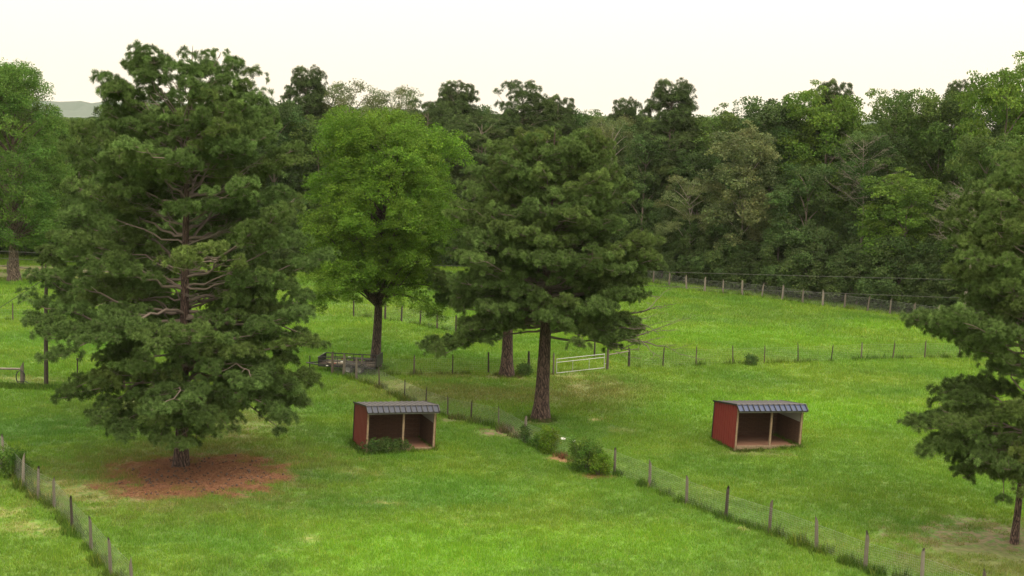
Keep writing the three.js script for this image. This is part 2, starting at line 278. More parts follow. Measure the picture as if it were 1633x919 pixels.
// ------------------------------------------------------------------ pines
function growPine(o) { // -> {trunk, limbs, dead, shoots}
  const r = rngOf(o.seed), trunkG = new Geo(), limbG = new Geo(), deadG = new Geo(), shoots = [];
  const path = trunkPath(o.H, o.lean || [0, 0], o.bend ?? 0.15, o.seed + 5), R = o.R;
  trunkG.tube(path, path.map((_, k) => { const t = k / (path.length - 1); return R * (Math.pow(1 - t, 0.85) * 0.93 + 0.03 + 0.40 * Math.exp(-t * o.H / 0.7)); }), o.sides || 14);
  trunkG.tube([path[0].clone().add(V(0, -0.5, 0)), path[0]], [R * 1.5, R * 1.36], o.sides || 14);
  const tips = [];
  for (let k = 0; k < o.n; k++) {
    const t = (k + r()) / o.n; tips.push([lerp(o.H * 0.985, o.low, Math.pow(t, o.pow || 0.95)), k * 2.399963 + (r() - 0.5) * 0.9, 1]);
  }
  for (const e of o.extra || []) tips.push(e);
  const space = o.space || 0.33;
  for (const [yt, az, sc] of tips) {
    if (sc === 1 && n3(Math.cos(az) * 1.3, yt * 0.42, Math.sin(az) * 1.3 + o.seed) < -(o.full || 0.5)) continue;
    const L = reach(o.prof, yt, az) * (sc === 1 ? lerp(0.58, 1.05, Math.pow(r(), 0.55)) : sc) - 0.3, rel = yt / o.H;
    if (L < 0.3) continue;
    if (sc === 1 && o.open && o.open.some(([a, b, s0, p]) => yt > a && yt < b && Math.sin(az) > s0 && r() < p)) continue;
    const tan = rel > 0.8 ? lerp(0.5, 1.2, (rel - 0.8) / 0.2) : rel > 0.4 ? lerp(0.15, 0.5, (rel - 0.4) / 0.4) : lerp(o.droop ?? -0.38, 0.15, rel / 0.4);
    const yw = yt - L * (tan + (r() - 0.5) * 0.45), y0 = yw < o.base ? o.base + r() * (o.spread ?? 2.4) : Math.min(yw, o.H * 0.965), p0 = onPath(path, y0 / o.H);
    const dir = V(Math.cos(az), 0, Math.sin(az)), side = V(-dir.z, 0, dir.x), tip = V(dir.x * L + p0.x * 0.6, yt, dir.z * L + p0.z * 0.6), rise = yt - y0;
    const bow = tan < 0 ? 0.16 * L : (r() - 0.6) * 0.16 * L, w1 = (r() - 0.5) * 0.55 * L, w2 = (r() - 0.5) * 0.6 * L;
    const b1 = p0.clone().addScaledVector(dir, L * 0.33).addScaledVector(side, w1).add(V(0, rise * 0.16 + bow, 0)), b2 = p0.clone().addScaledVector(dir, L * 0.72).addScaledVector(side, w2).add(V(0, rise * 0.80 + bow * 0.7, 0));
    const nseg = Math.max(4, Math.round(L * 1.8)), pts = []; for (let k = 0; k <= nseg; k++) { const q = bez(p0, b1, b2, tip, k / nseg); if (k && k < nseg) q.add(V((r() - 0.5) * 0.34, (r() - 0.5) * 0.26, (r() - 0.5) * 0.34)); pts.push(q); }
    const br = Math.min(R * 0.36, (0.007 + 0.010 * r()) * L + 0.014), rads = pts.map((_, k) => lerp(br, 0.014, Math.pow(k / nseg, 0.8)));
    limbG.tube(pts, rads, L > 2 ? 5 : 4);
    const tone = 0.84 + 0.32 * r(), warm = r() * r();
    const shoot = (p, d) => { const c = tone * (0.70 + 0.5 * r()) * (r() < 0.2 ? 1.45 : 1); shoots.push({ p, d: d.normalize(), s: (o.tuft || 1) * (0.72 + 0.56 * r()), c: [c * (1 + 0.2 * warm), c, c * (1 - 0.1 * warm)] }); };
    // rounded pads of shoots carried on twigs along the outer part of the limb
    const pad = (c, rad, from) => {
      limbG.tube([from, from.clone().lerp(c, 0.5).add(V((r() - 0.5) * 0.2, -0.06, (r() - 0.5) * 0.2)), c], [0.024, 0.016, 0.008], 3);
      const flat = 0.5 + 0.3 * r(), m = Math.round(5.6 * rad * rad / (space * space)), ph = r() * 6.283;
      for (let k = 0; k < m; k++) {
        const u = (k + 0.5) / m, cy = lerp(1, -0.32, u), sr = Math.sqrt(1 - cy * cy), a = k * 2.399963 + ph, rr = rad * (0.45 + 0.75 * r());
        if (r() < 0.12 + (cy < 0.1 ? 0.3 : 0)) continue;
        const d = V(Math.cos(a) * sr, cy, Math.sin(a) * sr), p = c.clone().add(V(d.x * rr, d.y * rr * flat, d.z * rr));
        shoot(p, d.add(V(0, 0.45, 0)));
        if (k % 3 === 0) limbG.tube([c, p], [0.011, 0.006], 3);
      }
    };
    const reachIn = lerp(o.inner, 0.6, r() * 0.75), gap = o.padGap || 0.7;
    for (let dist = L * 1; dist > L * reachIn; dist -= gap * (0.7 + 0.6 * r())) {
      const s = dist / L, q = onPath(pts, s), rad = (o.pad || 0.58) * (0.6 + 0.8 * r()) * lerp(0.85, 1.1, 1 - s);
      if (s > 0.93) { pad(q, rad, onPath(pts, s - 0.1)); continue; }
      const spread = (0.35 + (1 - s) * 0.34 * Math.min(L, 6)) * (0.5 + 0.7 * r());
      for (const sd of r() < 0.75 ? [-1, 1] : [r() < 0.5 ? -1 : 1]) { const e = q.clone().addScaledVector(side, sd * spread * (0.7 + 0.6 * r())).addScaledVector(dir, spread * (0.2 + 0.5 * r())).add(V(0, (r() - 0.4) * 0.5 + (tan < 0 ? -0.15 : 0.1) * spread, 0)); pad(e, rad * (0.75 + 0.4 * r()), q); if (spread > 1.4) pad(q.clone().lerp(e, 0.5).add(V(0, 0.15, 0)), rad * 0.7, q); }
    }
  }
  for (const [y0, az, L, dy] of o.dead || []) deadLimb(deadG, r, onPath(path, y0 / o.H), az, L, dy, 0.03 + 0.011 * L);
  return { trunkG, limbG, deadG, shoots };
}
function deadLimb(g, r, p, az, L, dy, rad, lev = 0) { // bare, crooked, forked
  const pts = [p.clone()], n = 5; let a = az, q = p.clone();
  for (let k = 0; k < n; k++) { a += (r() - 0.5) * 0.5; q = q.clone().add(V(Math.cos(a) * L / n, (dy + (r() - 0.5) * 0.5) * L / n, Math.sin(a) * L / n)); pts.push(q); }
  g.tube(pts, pts.map((_, k) => lerp(rad, rad * 0.3, k / n)), 4);
  if (lev < 3) for (let k = 2; k <= n; k++) for (let b = 0; b < (lev ? 1 : 2); b++) if (r() < 0.9) deadLimb(g, r, pts[k], a + (r() - 0.5) * 2.4, L * (0.28 + 0.25 * r()), dy * 0.5 + (r() - 0.4) * 0.7, Math.max(0.008, rad * 0.45), lev + 1);
}
const needleNear = leafMat(0.076, 0.128, 0.038, 0), needleWarm = leafMat(0.078, 0.128, 0.037, 0);
function pineTree(label, group, x, z, o, mat = needleNear) {
  const t = thing('pine_tree', label, 'pine tree', [x, ground(x, z), z], 0, group), w = growPine(o);
  mesh('trunk', w.trunkG.build(), barkPine, t); const l = mesh('branches', w.limbG.build(), barkLimb, t, 'stuff');
  if (w.deadG.p.length) mesh('dead_branches', w.deadG.build(), barkDead, t, 'stuff');
  sow(t, 'crown', w.shoots, tufts, mat, rngOf(o.seed + 77));
  return t;
}
pineTree('large spreading pine rising from a bed of rust brown needles', null, -17.58, -72.67, {
  seed: 101, H: 22.4, R: 0.36, n: 178, pow: 1.1, open: [[9.2, 16.4, 0.4, 0.88], [0, 7.2, -2, 0.42]], low: 1.7, base: 2.6, inner: 0.08, full: 0.62, lean: [0.55, 0], bend: 0.14, droop: -0.5,
  prof: [[22.7, 1.6, 1.9], [21.5, 3.3, 3.5], [19.8, 5.1, 4.8], [18.2, 5.9, 5.9], [16.5, 6.2, 6.5], [14.8, 6.6, 7.2], [11.5, 7.2, 8.0], [9.8, 7.6, 8.3], [8.1, 8.4, 8.3], [6.8, 8.6, 8.0], [4.8, 7.0, 7.5], [3.0, 5.0, 6.8], [1.5, 3.2, 4.2]],
  extra: [[2.2, 1.4, 1.15], [2.6, 1.9, 1.1], [2.4, 2.3, 0.95], [3.4, 1.6, 0.9], [4.6, 1.5, 0.75], [2.9, 0.9, 0.9], [3.6, 3.1, 1.15], [4.2, 0.1, 1.0], [3.4, -0.2, 0.95]],
  dead: [[9.9, 0.25, 2.6, 0.15], [9.6, 2.9, 1.8, 0.4], [10.2, 3.3, 1.5, 0.6], [11.9, 0.35, 2.4, 0.55], [13.6, 0.5, 3.2, 0.7], [12.9, 2.8, 1.6, 0.5], [9.2, 0.6, 1.4, 0.1]],
});
pineTree('broad domed pine with thick bare trunk standing over the wire fence', null, 2.09, -86.89, {
  seed: 202, H: 18.6, R: 0.50, n: 175, pow: 1.12, open: [[8.2, 10.2, 0.5, 0.6], [0, 7.4, -2, 0.5]], low: 4.2, base: 5.2, inner: 0.1, full: 0.66, lean: [0.35, 0], bend: 0.12, droop: -0.15,
  prof: [[18.9, 2.2, 2.6], [17.8, 3.7, 3.7], [16.4, 4.7, 4.7], [14.8, 5.5, 5.5], [13.2, 6.4, 6.0], [11.6, 7.0, 7.0], [10, 7.0, 7.7], [8.8, 6.0, 7.0], [6.8, 6.6, 5.6], [5.6, 6.0, 5.0], [4.3, 7.8, 5.0], [3.5, 7.0, 4.5]],
  extra: [[4.4, 3.2, 1.05], [4.2, 2.9, 1.0], [5.2, 0.1, 1.2], [5.9, -0.1, 1.25], [6.6, 0.2, 1.1], [5.6, 0.35, 1.1]],
  dead: [[6.6, -0.05, 6.2, 0.06], [5.6, 0.05, 6.4, 0.0], [5.4, 0.2, 5.0, -0.12], [8.0, 1.3, 3.0, 0.3], [10.8, 0.9, 2.4, 0.8]],
}, needleWarm);
pineTree('slender pine with bare lower trunk behind the large spreading pine', null, -26.5, -92.22, {
  seed: 303, H: 16.2, R: 0.32, n: 60, low: 5.2, base: 5.4, inner: 0.4, full: 0.6, bend: 0.1,
  prof: [[16.4, 0.8, 0.8], [14, 3.4, 3.2], [11, 5.2, 4.6], [8, 6.0, 5.0], [5.5, 5.4, 4.6]],
});
pineTree('pine with flared trunk just behind the broad domed pine', null, -0.2, -102.37, {
  seed: 404, H: 15.4, R: 0.48, n: 60, low: 5.0, base: 4.4, inner: 0.4, full: 0.6, bend: 0.1,
  prof: [[15.6, 1, 1], [13, 3.6, 3.2], [10, 5.4, 4.4], [7, 6.2, 4.6], [5, 6.6, 4.6]],
});
pineTree('pine with thin trunk over a bare brown patch at the paddock corner', null, 24.1, -63.38, {
  seed: 505, H: 19.0, R: 0.17, n: 168, open: [[7.4, 9.6, -2, 0.88]], low: 2.4, base: 3.4, inner: 0.3, full: 0.55, lean: [0.5, 0], bend: 0.2, droop: -0.2,
  prof: [[19.5, 1, 1], [18.2, 2.4, 2.4], [16.6, 3.8, 3.8], [15.2, 4.5, 4.5], [13.7, 4.3, 4.6], [12.3, 4.4, 4.8], [10.7, 6.0, 5], [9.6, 5.4, 5], [8.4, 4.2, 5], [7.2, 4.7, 5], [5.7, 5.5, 5], [4.2, 5.0, 4.8], [3.1, 3.8, 4], [1.9, 2.6, 3]],
  extra: [[10.6, 3.1, 1.05], [10.2, 2.9, 1.0], [10.3, 3.3, 0.95], [5.6, 3.1, 1.05], [5.0, 2.9, 1.0], [6.0, 2.7, 1.0]],
}, needleWarm);

// ------------------------------------------------------------------ broadleaf trees
function growLeafy(o) { // -> {trunkG, limbG, leaves}
  const r = rngOf(o.seed), trunkG = new Geo(), limbG = new Geo(), leaves = [];
  const path = trunkPath(o.H * 0.82, o.lean || [0, 0], o.bend ?? 0.3, o.seed + 5), R = o.R, Ht = o.H * 0.82;
  trunkG.tube(path, path.map((_, k) => { const t = k / (path.length - 1); return R * (Math.pow(1 - t, 0.9) * 0.95 + 0.04 + 0.45 * Math.exp(-t * Ht / 0.5)); }), o.sides || 10);
  trunkG.tube([path[0].clone().add(V(0, -0.6, 0)), path[0]], [R * 1.6, R * 1.44], o.sides || 10);
  for (let k = 0; k < o.n; k++) {
    const shell = r() < (o.shell ?? 0.75), t = (k + r()) / o.n, h = lerp(o.H * 0.955, o.low, Math.pow(t, o.pow || 1.0)), az = k * 2.399963 + (r() - 0.5) * 1.0;
    if (n3(Math.cos(az) * 1.2, h * 0.3, Math.sin(az) * 1.2 + o.seed) < -(o.full || 0.6)) continue;
    const L = reach(o.prof, h, az) * (1 + (o.rag ?? 0.22) * n3(Math.cos(az) * 1.1 + o.seed, h * 0.28, Math.sin(az) * 1.1)) * (shell ? lerp(0.72, 0.93, r()) : lerp(0.25, 0.7, r()));
    const c = V(Math.cos(az) * L, h, Math.sin(az) * L), lr = (o.lobe || 1.3) * (0.7 + 0.6 * r());
    const y0 = clamp(h - L * (0.7 + 0.5 * r()), o.base, Ht * 0.96), p0 = onPath(path, y0 / Ht);
    if (r() < (o.limbs ?? 0.6)) {
      const b1 = p0.clone().lerp(c, 0.35).add(V((r() - 0.5), 0.1 * L + (r() - 0.5) * 0.6, r() - 0.5)), b2 = p0.clone().lerp(c, 0.7).add(V((r() - 0.5), 0.15 * L, r() - 0.5)), pts = [];
      for (let s = 0; s <= 5; s++) pts.push(bez(p0, b1, b2, c, s / 5));
      const br = Math.min(R * 0.45, 0.02 * p0.distanceTo(c) + 0.025); limbG.tube(pts, pts.map((_, s) => lerp(br, 0.012, s / 5)), 4);
      for (let s = 0; s < 3; s++) { const e = c.clone().add(V((r() - 0.5) * 2, r(), (r() - 0.5) * 2).multiplyScalar(lr)); limbG.tube([pts[4], e], [0.016, 0.006], 3); }
    }
    const tone = (0.70 + 0.6 * r()), warm = r();
    const m = Math.round((o.per || 20) * lr * lr / ((o.lobe || 1.3) ** 2));
    for (let j = 0; j < m; j++) {
      const d = V(r() * 2 - 1, r() * 1.7 - 0.7, r() * 2 - 1).normalize(), rr = lr * Math.pow(r(), 0.33);
      const p = c.clone().add(V(d.x * rr, d.y * rr * 0.75, d.z * rr)), cc = tone * (0.84 + 0.32 * r());
      leaves.push({ p, d: V(d.x * 0.5, 1, d.z * 0.5).normalize(), s: (o.clump || 1) * (0.7 + 0.55 * r()), c: [cc * (0.9 + 0.2 * warm), cc, cc * (0.85 + 0.2 * r())] });
    }
  }
  for (const [x, y, z, lr, from] of o.lobes || []) { // lobes that hang lower on long limbs
    const c = V(x, y, z), p0 = onPath(path, from / Ht), b1 = p0.clone().lerp(c, 0.4).add(V(0, 0.6, 0.3)), b2 = p0.clone().lerp(c, 0.75).add(V(0, 0.9, -0.2)), pts = [];
    for (let s = 0; s <= 7; s++) pts.push(bez(p0, b1, b2, c, s / 7)); limbG.tube(pts, pts.map((_, s) => lerp(0.085, 0.012, s / 7)), 6);
    const tone = 0.75 + 0.45 * r();
    for (let j = 0; j < 30 * lr * lr; j++) { const d = V(r() * 2 - 1, r() * 2 - 1, r() * 2 - 1).normalize(), rr = lr * Math.pow(r(), 0.4), cc = tone * (0.84 + 0.32 * r()); leaves.push({ p: c.clone().addScaledVector(d, rr), d: V(d.x * 0.5, 1, d.z * 0.5).normalize(), s: (o.clump || 1) * (0.6 + 0.5 * r()), c: [cc, cc, cc * 0.95] }); }
  }
  return { trunkG, limbG, leaves };
}
function leafyTree(name, label, x, z, o, mat, bark, pieces = clumps) {
  const t = thing(name, label, 'tree', [x, ground(x, z), z]), w = growLeafy(o);
  mesh('trunk', w.trunkG.build(), bark, t); mesh('branches', w.limbG.build(), bark, t, 'stuff');
  sow(t, 'crown', w.leaves, pieces, mat, rngOf(o.seed + 7)); return t;
}
const leafBright = leafMat(0.095, 0.185, 0.018, 0.3), leafLeft = leafMat(0.085, 0.17, 0.03, 0.3);
leafyTree('shade_tree', 'bright yellow green broadleaf tree with dark trunk behind the trailer', -10.3, -103.9, {
  seed: 606, H: 19.7, R: 0.40, n: 250, limbs: 0.4, low: 6.6, base: 4.6, per: 24, lobe: 1.45, rag: 0.4, lobes: [[-4.4, 5.2, 0.6, 1.0, 5.9], [-3.6, 6.0, 1.4, 1.2, 5.6], [3.4, 5.2, 1.2, 1.0, 5.4], [4.6, 4.6, 0.4, 0.9, 5.6], [5.4, 5.8, -0.6, 1.0, 6.2], [1.6, 5.9, 2.4, 1.0, 5.0], [-1.8, 6.0, 2.2, 1.0, 4.8]], bend: 0.2, full: 0.72, clump: 0.85, lean: [0.8, 0],
  prof: [[20.0, 0.9, 1.5], [18.4, 2.9, 3.8], [16.5, 3.7, 5.1], [13.7, 4.0, 5.6], [11.4, 4.4, 5.3], [9, 4.7, 4.4], [6.6, 4.9, 4.8], [4.6, 4.6, 4.0]],
}, leafBright, barkDark);
leafyTree('broadleaf_tree', 'tall bright green broadleaf tree with pale trunk at the far left field', -54.72, -150.34, {
  seed: 707, H: 24.0, R: 0.62, n: 170, low: 4.0, base: 4.2, per: 17, lobe: 1.7, full: 0.62, clump: 1.2, bend: 0.3,
  prof: [[24, 1.5, 2.0], [21, 4.5, 4.2], [17, 6, 5.2], [12, 6.4, 5.4], [8, 6, 5.0], [5, 5.4, 4.4], [3.5, 4, 3]],
}, leafLeft, barkPale);

// ------------------------------------------------------------------ the woods behind the paddocks: a few grown kinds, copied
const protos = {};
function proto(key, grow, o, pieces, sleeves) { const w = grow(o), r = rngOf(o.seed + 3); protos[key] = { H: o.H, W: o.W, trunk: mergeGeometries([w.trunkG.build(), w.limbG.build()]), crown: joined(w.leaves || w.shoots, pieces, r) }; }
const roundProf = (H, w, low) => [[H, w * 0.2, w * 0.22], [H * 0.93, w * 0.36, w * 0.34], [H * 0.8, w * 0.45, w * 0.46], [H * 0.62, w * 0.5, w * 0.5], [H * 0.42, w * 0.46, w * 0.47], [low, w * 0.32, w * 0.3]];
proto('pineA', growPine, { seed: 11, H: 24, W: 8.5, R: 0.3, n: 90, low: 9, base: 7, inner: 0.3, space: 0.5, padGap: 1.0, pad: 0.8, tuft: 1.1, pow: 1.15, full: 0.5, sides: 7, prof: roundProf(24, 8.5, 9) }, farTufts);
proto('pineB', growPine, { seed: 12, H: 24, W: 10, R: 0.34, n: 84, low: 5, base: 5, inner: 0.3, space: 0.5, padGap: 1.2, pad: 0.85, tuft: 1.15, pow: 1.15, full: 0.5, sides: 7, prof: roundProf(24, 10, 5) }, farTufts);
proto('oakA', growLeafy, { seed: 21, H: 22, W: 10, R: 0.3, n: 78, low: 3, base: 3.5, per: 15, lobe: 1.6, sides: 7, limbs: 0.3, full: 0.6, prof: roundProf(22, 10, 3) }, farClumps);
proto('oakB', growLeafy, { seed: 22, H: 22, W: 9, R: 0.28, n: 70, low: 5, base: 5, per: 15, lobe: 1.5, sides: 7, limbs: 0.35, full: 0.5, bend: 0.5, prof: roundProf(22, 9, 5) }, farClumps);
proto('oakC', growLeafy, { seed: 23, H: 22, W: 11, R: 0.3, n: 84, low: 2, base: 2.5, per: 14, lobe: 1.7, sides: 7, limbs: 0.3, full: 0.55, prof: roundProf(22, 11, 2) }, farClumps);
proto('airy', growLeafy, { seed: 24, H: 22, W: 9, R: 0.28, n: 56, low: 8, base: 6, per: 15, lobe: 1.25, sides: 7, limbs: 0.45, full: 0.4, bend: 0.6, prof: roundProf(22, 9, 8) }, fineClumps);
proto('under', growLeafy, { seed: 25, H: 8, W: 8, R: 0.12, n: 44, low: 0.7, base: 0.7, per: 13, lobe: 1.15, sides: 6, limbs: 0.4, full: 0.7, shell: 0.9, clump: 0.9, prof: [[8, 1.2, 1.2], [6.5, 2.8, 2.6], [4, 3.9, 3.8], [2, 4, 4], [0.5, 3.2, 3.2]] }, farClumps);

const woods = {
  pine: [leafMat(0.054, 0.088, 0.030, 0.1), 'dark green pine in the woods', 'pine_tree', 'pine tree', 'pines'],
  dark: [leafMat(0.050, 0.092, 0.028, 0.2), 'deep green broadleaf tree in the woods', 'broadleaf_tree', 'tree', 'deep green trees'],
  mid: [leafMat(0.068, 0.118, 0.028, 0.2), 'mid green broadleaf tree in the woods', 'broadleaf_tree', 'tree', 'mid green trees'],
  bright: [leafMat(0.095, 0.175, 0.025, 0.25), 'bright green broadleaf tree in the woods', 'broadleaf_tree', 'tree', 'bright green trees'],
  olive: [leafMat(0.112, 0.145, 0.062, 0.2), 'grey olive broadleaf tree with pale limbs', 'olive_tree', 'tree', 'grey olive trees'],
  bush: [leafMat(0.056, 0.095, 0.030, 0.2), 'low leafy tree at the foot of the woods', 'understory_tree', 'small tree', 'low trees'],
};
const barkWood = std(0.16, 0.13, 0.105, 0.95), barkOlive = std(0.22, 0.195, 0.165, 0.95);
let turnK = 0;
function wood(key, tone, x, z, H, W) {
  const p = protos[key], [mat, label, name, category, group] = woods[tone];
  const where = x < -40 ? 'beyond the far left field' : x < -12 ? 'behind the bright yellow green tree' : x < 14 ? 'behind the broad domed pine' : x < 44 ? 'behind the pale post fence' : 'behind the thin trunked pine';
  const t = thing(name, `${label} ${where}`, category, [x, ground(x, z), z], (turnK++ * 2.4) % 6.283, `${group} ${where}`);
  t.scale.set(W / p.W, H / p.H, W / p.W);
  mesh('trunk', p.trunk, tone === 'olive' ? barkOlive : barkWood, t); mesh('crown', p.crown, mat, t, 'stuff');
  return t;
}
// kind, colour, x, z, height, crown width
for (const a of [
  ['airy', 'olive', 12.0, -180, 20.4, 8], ['pineA', 'pine', 19.7, -178, 24.8, 8.6], ['oakB', 'mid', 25.6, -180, 22.2, 9], ['oakB', 'olive', 27.4, -166, 20.1, 8.4], ['airy', 'olive', 21.4, -169, 13.4, 7.5],
  ['oakA', 'dark', 31.8, -174, 23.2, 10.5], ['oakB', 'bright', 37.6, -169, 25.2, 10], ['pineA', 'pine', 39.2, -173, 25.2, 7], ['oakC', 'dark', 33.9, -161, 15.4, 8.5], ['oakC', 'mid', 44.7, -163, 24.2, 9.5], ['oakA', 'mid', 49, -161, 24.2, 9], ['oakB', 'bright', 42.6, -151, 15.2, 8.6],
  ['pineA', 'pine', 53.4, -168, 25.4, 6.5], ['oakB', 'bright', 52.6, -151, 28.0, 9], ['oakA', 'mid', 48.5, -142.5, 19.5, 8.5], ['oakA', 'dark', 40.8, -158, 19, 8], ['oakC', 'dark', 28.2, -172, 17, 8], ['oakA', 'dark', 23.2, -174, 16.5, 8], ['oakC', 'dark', 16.4, -176, 18, 8.5],
  ['pineB', 'pine', 0.7, -176, 24.0, 10.5], ['pineA', 'pine', -8.2, -186, 24.0, 8.5], ['pineB', 'pine', -3.7, -154, 19.6, 12], ['pineA', 'pine', -28.8, -190, 25.4, 7.5], ['airy', 'olive', -22.6, -190, 24.2, 10], ['airy', 'olive', -16.8, -191, 23.8, 9.5], ['oakA', 'dark', -31.4, -181, 21.0, 9],
  ['oakC', 'dark', 7.9, -186, 21.0, 9], ['pineA', 'pine', 15.3, -196, 22.6, 6], ['pineA', 'pine', 5.2, -182, 22.4, 7], ['oakC', 'mid', -13, -186, 20.5, 9], ['pineB', 'pine', -11.5, -178, 21.2, 9],
  ['oakB', 'bright', -64.6, -168, 23.4, 9], ['pineA', 'pine', -66.5, -181, 24.2, 6.5], ['oakA', 'mid', -53.5, -170, 18.0, 9], ['oakC', 'dark', -48, -182, 18.4, 10], ['oakB', 'bright', -58.5, -178, 18.2, 9], ['oakC', 'mid', -41, -186, 19.2, 9], ['oakA', 'dark', -36.5, -190, 19.6, 9], ['oakB', 'mid', -25.6, -182, 19.0, 9], ['oakC', 'dark', -20, -183, 18.6, 9],
  ['oakA', 'dark', 12.5, -188, 19.5, 9], ['oakB', 'mid', 10, -184, 18.6, 9], ['oakA', 'mid', 3.5, -189, 20.6, 9], ['oakC', 'dark', -5, -192, 21.5, 9], ['oakB', 'dark', -26, -196, 21.5, 9], ['oakA', 'mid', -34, -199, 20.5, 9], ['oakB', 'dark', 57, -160, 26, 9], ['oakC', 'mid', 60, -152, 24, 9], ['oakA', 'dark', 56, -143, 20, 9], ['pineB', 'pine', 36, -182, 22, 9], ['oakB', 'mid', 47.5, -172, 23, 9], ['oakC', 'dark', 62, -170, 24, 10], ['oakC', 'mid', -72, -176, 22, 10], ['oakA', 'dark', -70, -190, 20, 10],
]) wood(...a);
{
  const r = rngOf(808); // the low edge of the woods follows the far fence
  const edge = [[-74, -176], [-46, -176], [-20, -178], [4, -180], [14, -178.5], [20, -169], [27, -164.5], [32, -157], [38, -151.5], [44, -146], [50, -140.5], [58, -134]];
  for (let k = 0; k < edge.length - 1; k++) {
    const [ax, az] = edge[k], [bx, bz] = edge[k + 1], n = Math.max(2, Math.round(Math.hypot(bx - ax, bz - az) / 3.2));
    for (let j = 0; j < n; j++) { const t = (j + r() * 0.7) / n; wood('under', 'bush', lerp(ax, bx, t), lerp(az, bz, t) - r() * 3.0, 4.6 + 4.2 * r(), 5.0 + 2.6 * r()); }
  }
  // forest mass beyond, which reads as one
  const P = []; for (let z = -196; z > -330; z -= 11) for (let x = -130; x < 130; x += 10) P.push([x + (r() - 0.5) * 8, z + (r() - 0.5) * 8]);
  const own = P.filter(([x, z]) => Math.abs(x) < -z * 0.42 + 12 && 1);
  const far = thing('woodland', 'dense woodland mass filling in behind the nearer trees', 'woodland'); far.userData.kind = 'stuff';
  ['oakA', 'oakC', 'pineB'].forEach((key, v) => {
    const set = own.filter((_, k) => k % 3 === v);
    for (const which of ['crown', 'trunk']) {
      const im = new THREE.InstancedMesh(protos[key][which], which === 'crown' ? woods[['dark', 'mid', 'pine'][v]][0] : barkWood, set.length); im.name = which === 'crown' ? 'crowns' : 'trunks'; im.userData.kind = 'stuff'; im.castShadow = im.receiveShadow = true;
      const rr = rngOf(900 + v);
      set.forEach(([x, z], k) => { const gap = x / -z < -0.285 && x / -z > -0.36 ? 0.80 : 1, h = gap * (gap < 1 ? 21.5 : 17.8 + 3.4 * rr()) / protos[key].H, w = (9 + 3 * rr()) / protos[key].W; M4.compose(V(x, ground(x, z), z), Q.setFromAxisAngle(UPV, rr() * 6.28), S.set(w, h, w)); im.setMatrixAt(k, M4); });
      far.add(im);
    }
  });
}
// two leafless trees among the green ones
for (const [label, x, z, H, seed] of [['leafless grey tree with fine twigs among the far green trees', 39.0, -155.5, 19.0, 31], ['small leafless grey tree beside the thin trunked pine', 45.6, -138, 14.2, 33]]) {
  const t = thing('bare_tree', label, 'bare tree', [x, ground(x, z), z]), g = new Geo(), r = rngOf(seed), path = trunkPath(H * 0.95, [0.4, 0], 0.4, seed), tg = new Geo();
  tg.tube(path, path.map((_, k) => lerp(0.17, 0.02, k / (path.length - 1))), 7);
  for (let k = 0; k < 22; k++) deadLimb(g, r, onPath(path, 0.5 + 0.48 * k / 22), k * 2.4, 1.6 + 2.2 * (1 - k / 22), 0.7, 0.032);
  const pale = std(0.18, 0.155, 0.135, 0.95); mesh('trunk', tg.build(), pale, t); mesh('branches', g.build(), pale, t, 'stuff');
}

// ------------------------------------------------------------------ grass
const fencePaths = [];
function sowGrass() {
  const r = rngOf(1234), blades = [0, 1, 2, 3].map((s) => {
    const q = rngOf(3000 + s), g = new Geo();
    for (let k = 0; k < 95; k++) {
      const a = q() * 6.283, d = Math.sqrt(q()) * 0.44, x = Math.cos(a) * d, z = Math.sin(a) * d, h = (0.05 + 0.085 * q()) * (q() < 0.08 ? 1.7 : 1), b = q() * 6.283, w = 0.008 + 0.009 * q(), l = h * (0.2 + 0.75 * q()), e = q() * 6.283, c = 0.72 + 0.56 * q();
      const dry = q() < 0.025; g.col = dry ? [2.0, 1.25, 2.2] : [c * (0.88 + 0.24 * q()), c, c * 0.9];
      g.tri(g.v(x - Math.cos(b) * w, -0.01, z - Math.sin(b) * w), g.v(x + Math.cos(b) * w, -0.01, z + Math.sin(b) * w), g.v(x + Math.cos(e) * l, h, z + Math.sin(e) * l));
    }
    return g.build(true);
  });
  const mat = leafMat(1.5, 1.45, 1.45, 0.3), bands = [[-46, -88, 0.42, 1.0], [-88, -126, 0.62, 1.5], [-126, -178, 1.0, 2.4]], items = [], o = [0, 0, 0];
  for (const [z0, z1, step, sc] of bands) for (let z = z0; z > z1; z -= step) {
    const half = -z * 0.385 + 7; for (let x = -half; x < half; x += step) {
      const px = x + (r() - 0.5) * step, pz = z + (r() - 0.5) * step, b = bareAt(px, pz); if (r() < b * 1.1 || inShed(px, pz)) continue;
      tint(px, pz, o); const lush = 0.75 + 0.35 * n2(px * 0.25, pz * 0.25) + 0.4 * n2(px * 0.9, pz * 0.9 + 40) + 0.9 * smooth(0.35, 0.8, n2(px * 0.6 + 70, pz * 0.6));
      items.push({ p: V(px, ground(px, pz), pz), s: sc * (0.85 + 0.3 * r()), sy: clamp((0.45 + 0.75 * lush) * (1 - 0.5 * b), 0.25, 2.1) / Math.sqrt(sc), c: [o[0], o[1], o[2]] });
    }
  }
  const root = new THREE.Group(); root.name = 'grass'; scene.add(root); tag(root, 'short green pasture grass covering the fields', 'grass', null, 'stuff');
  sow(root, 'blades', items, blades, mat, r);
}
sowGrass();

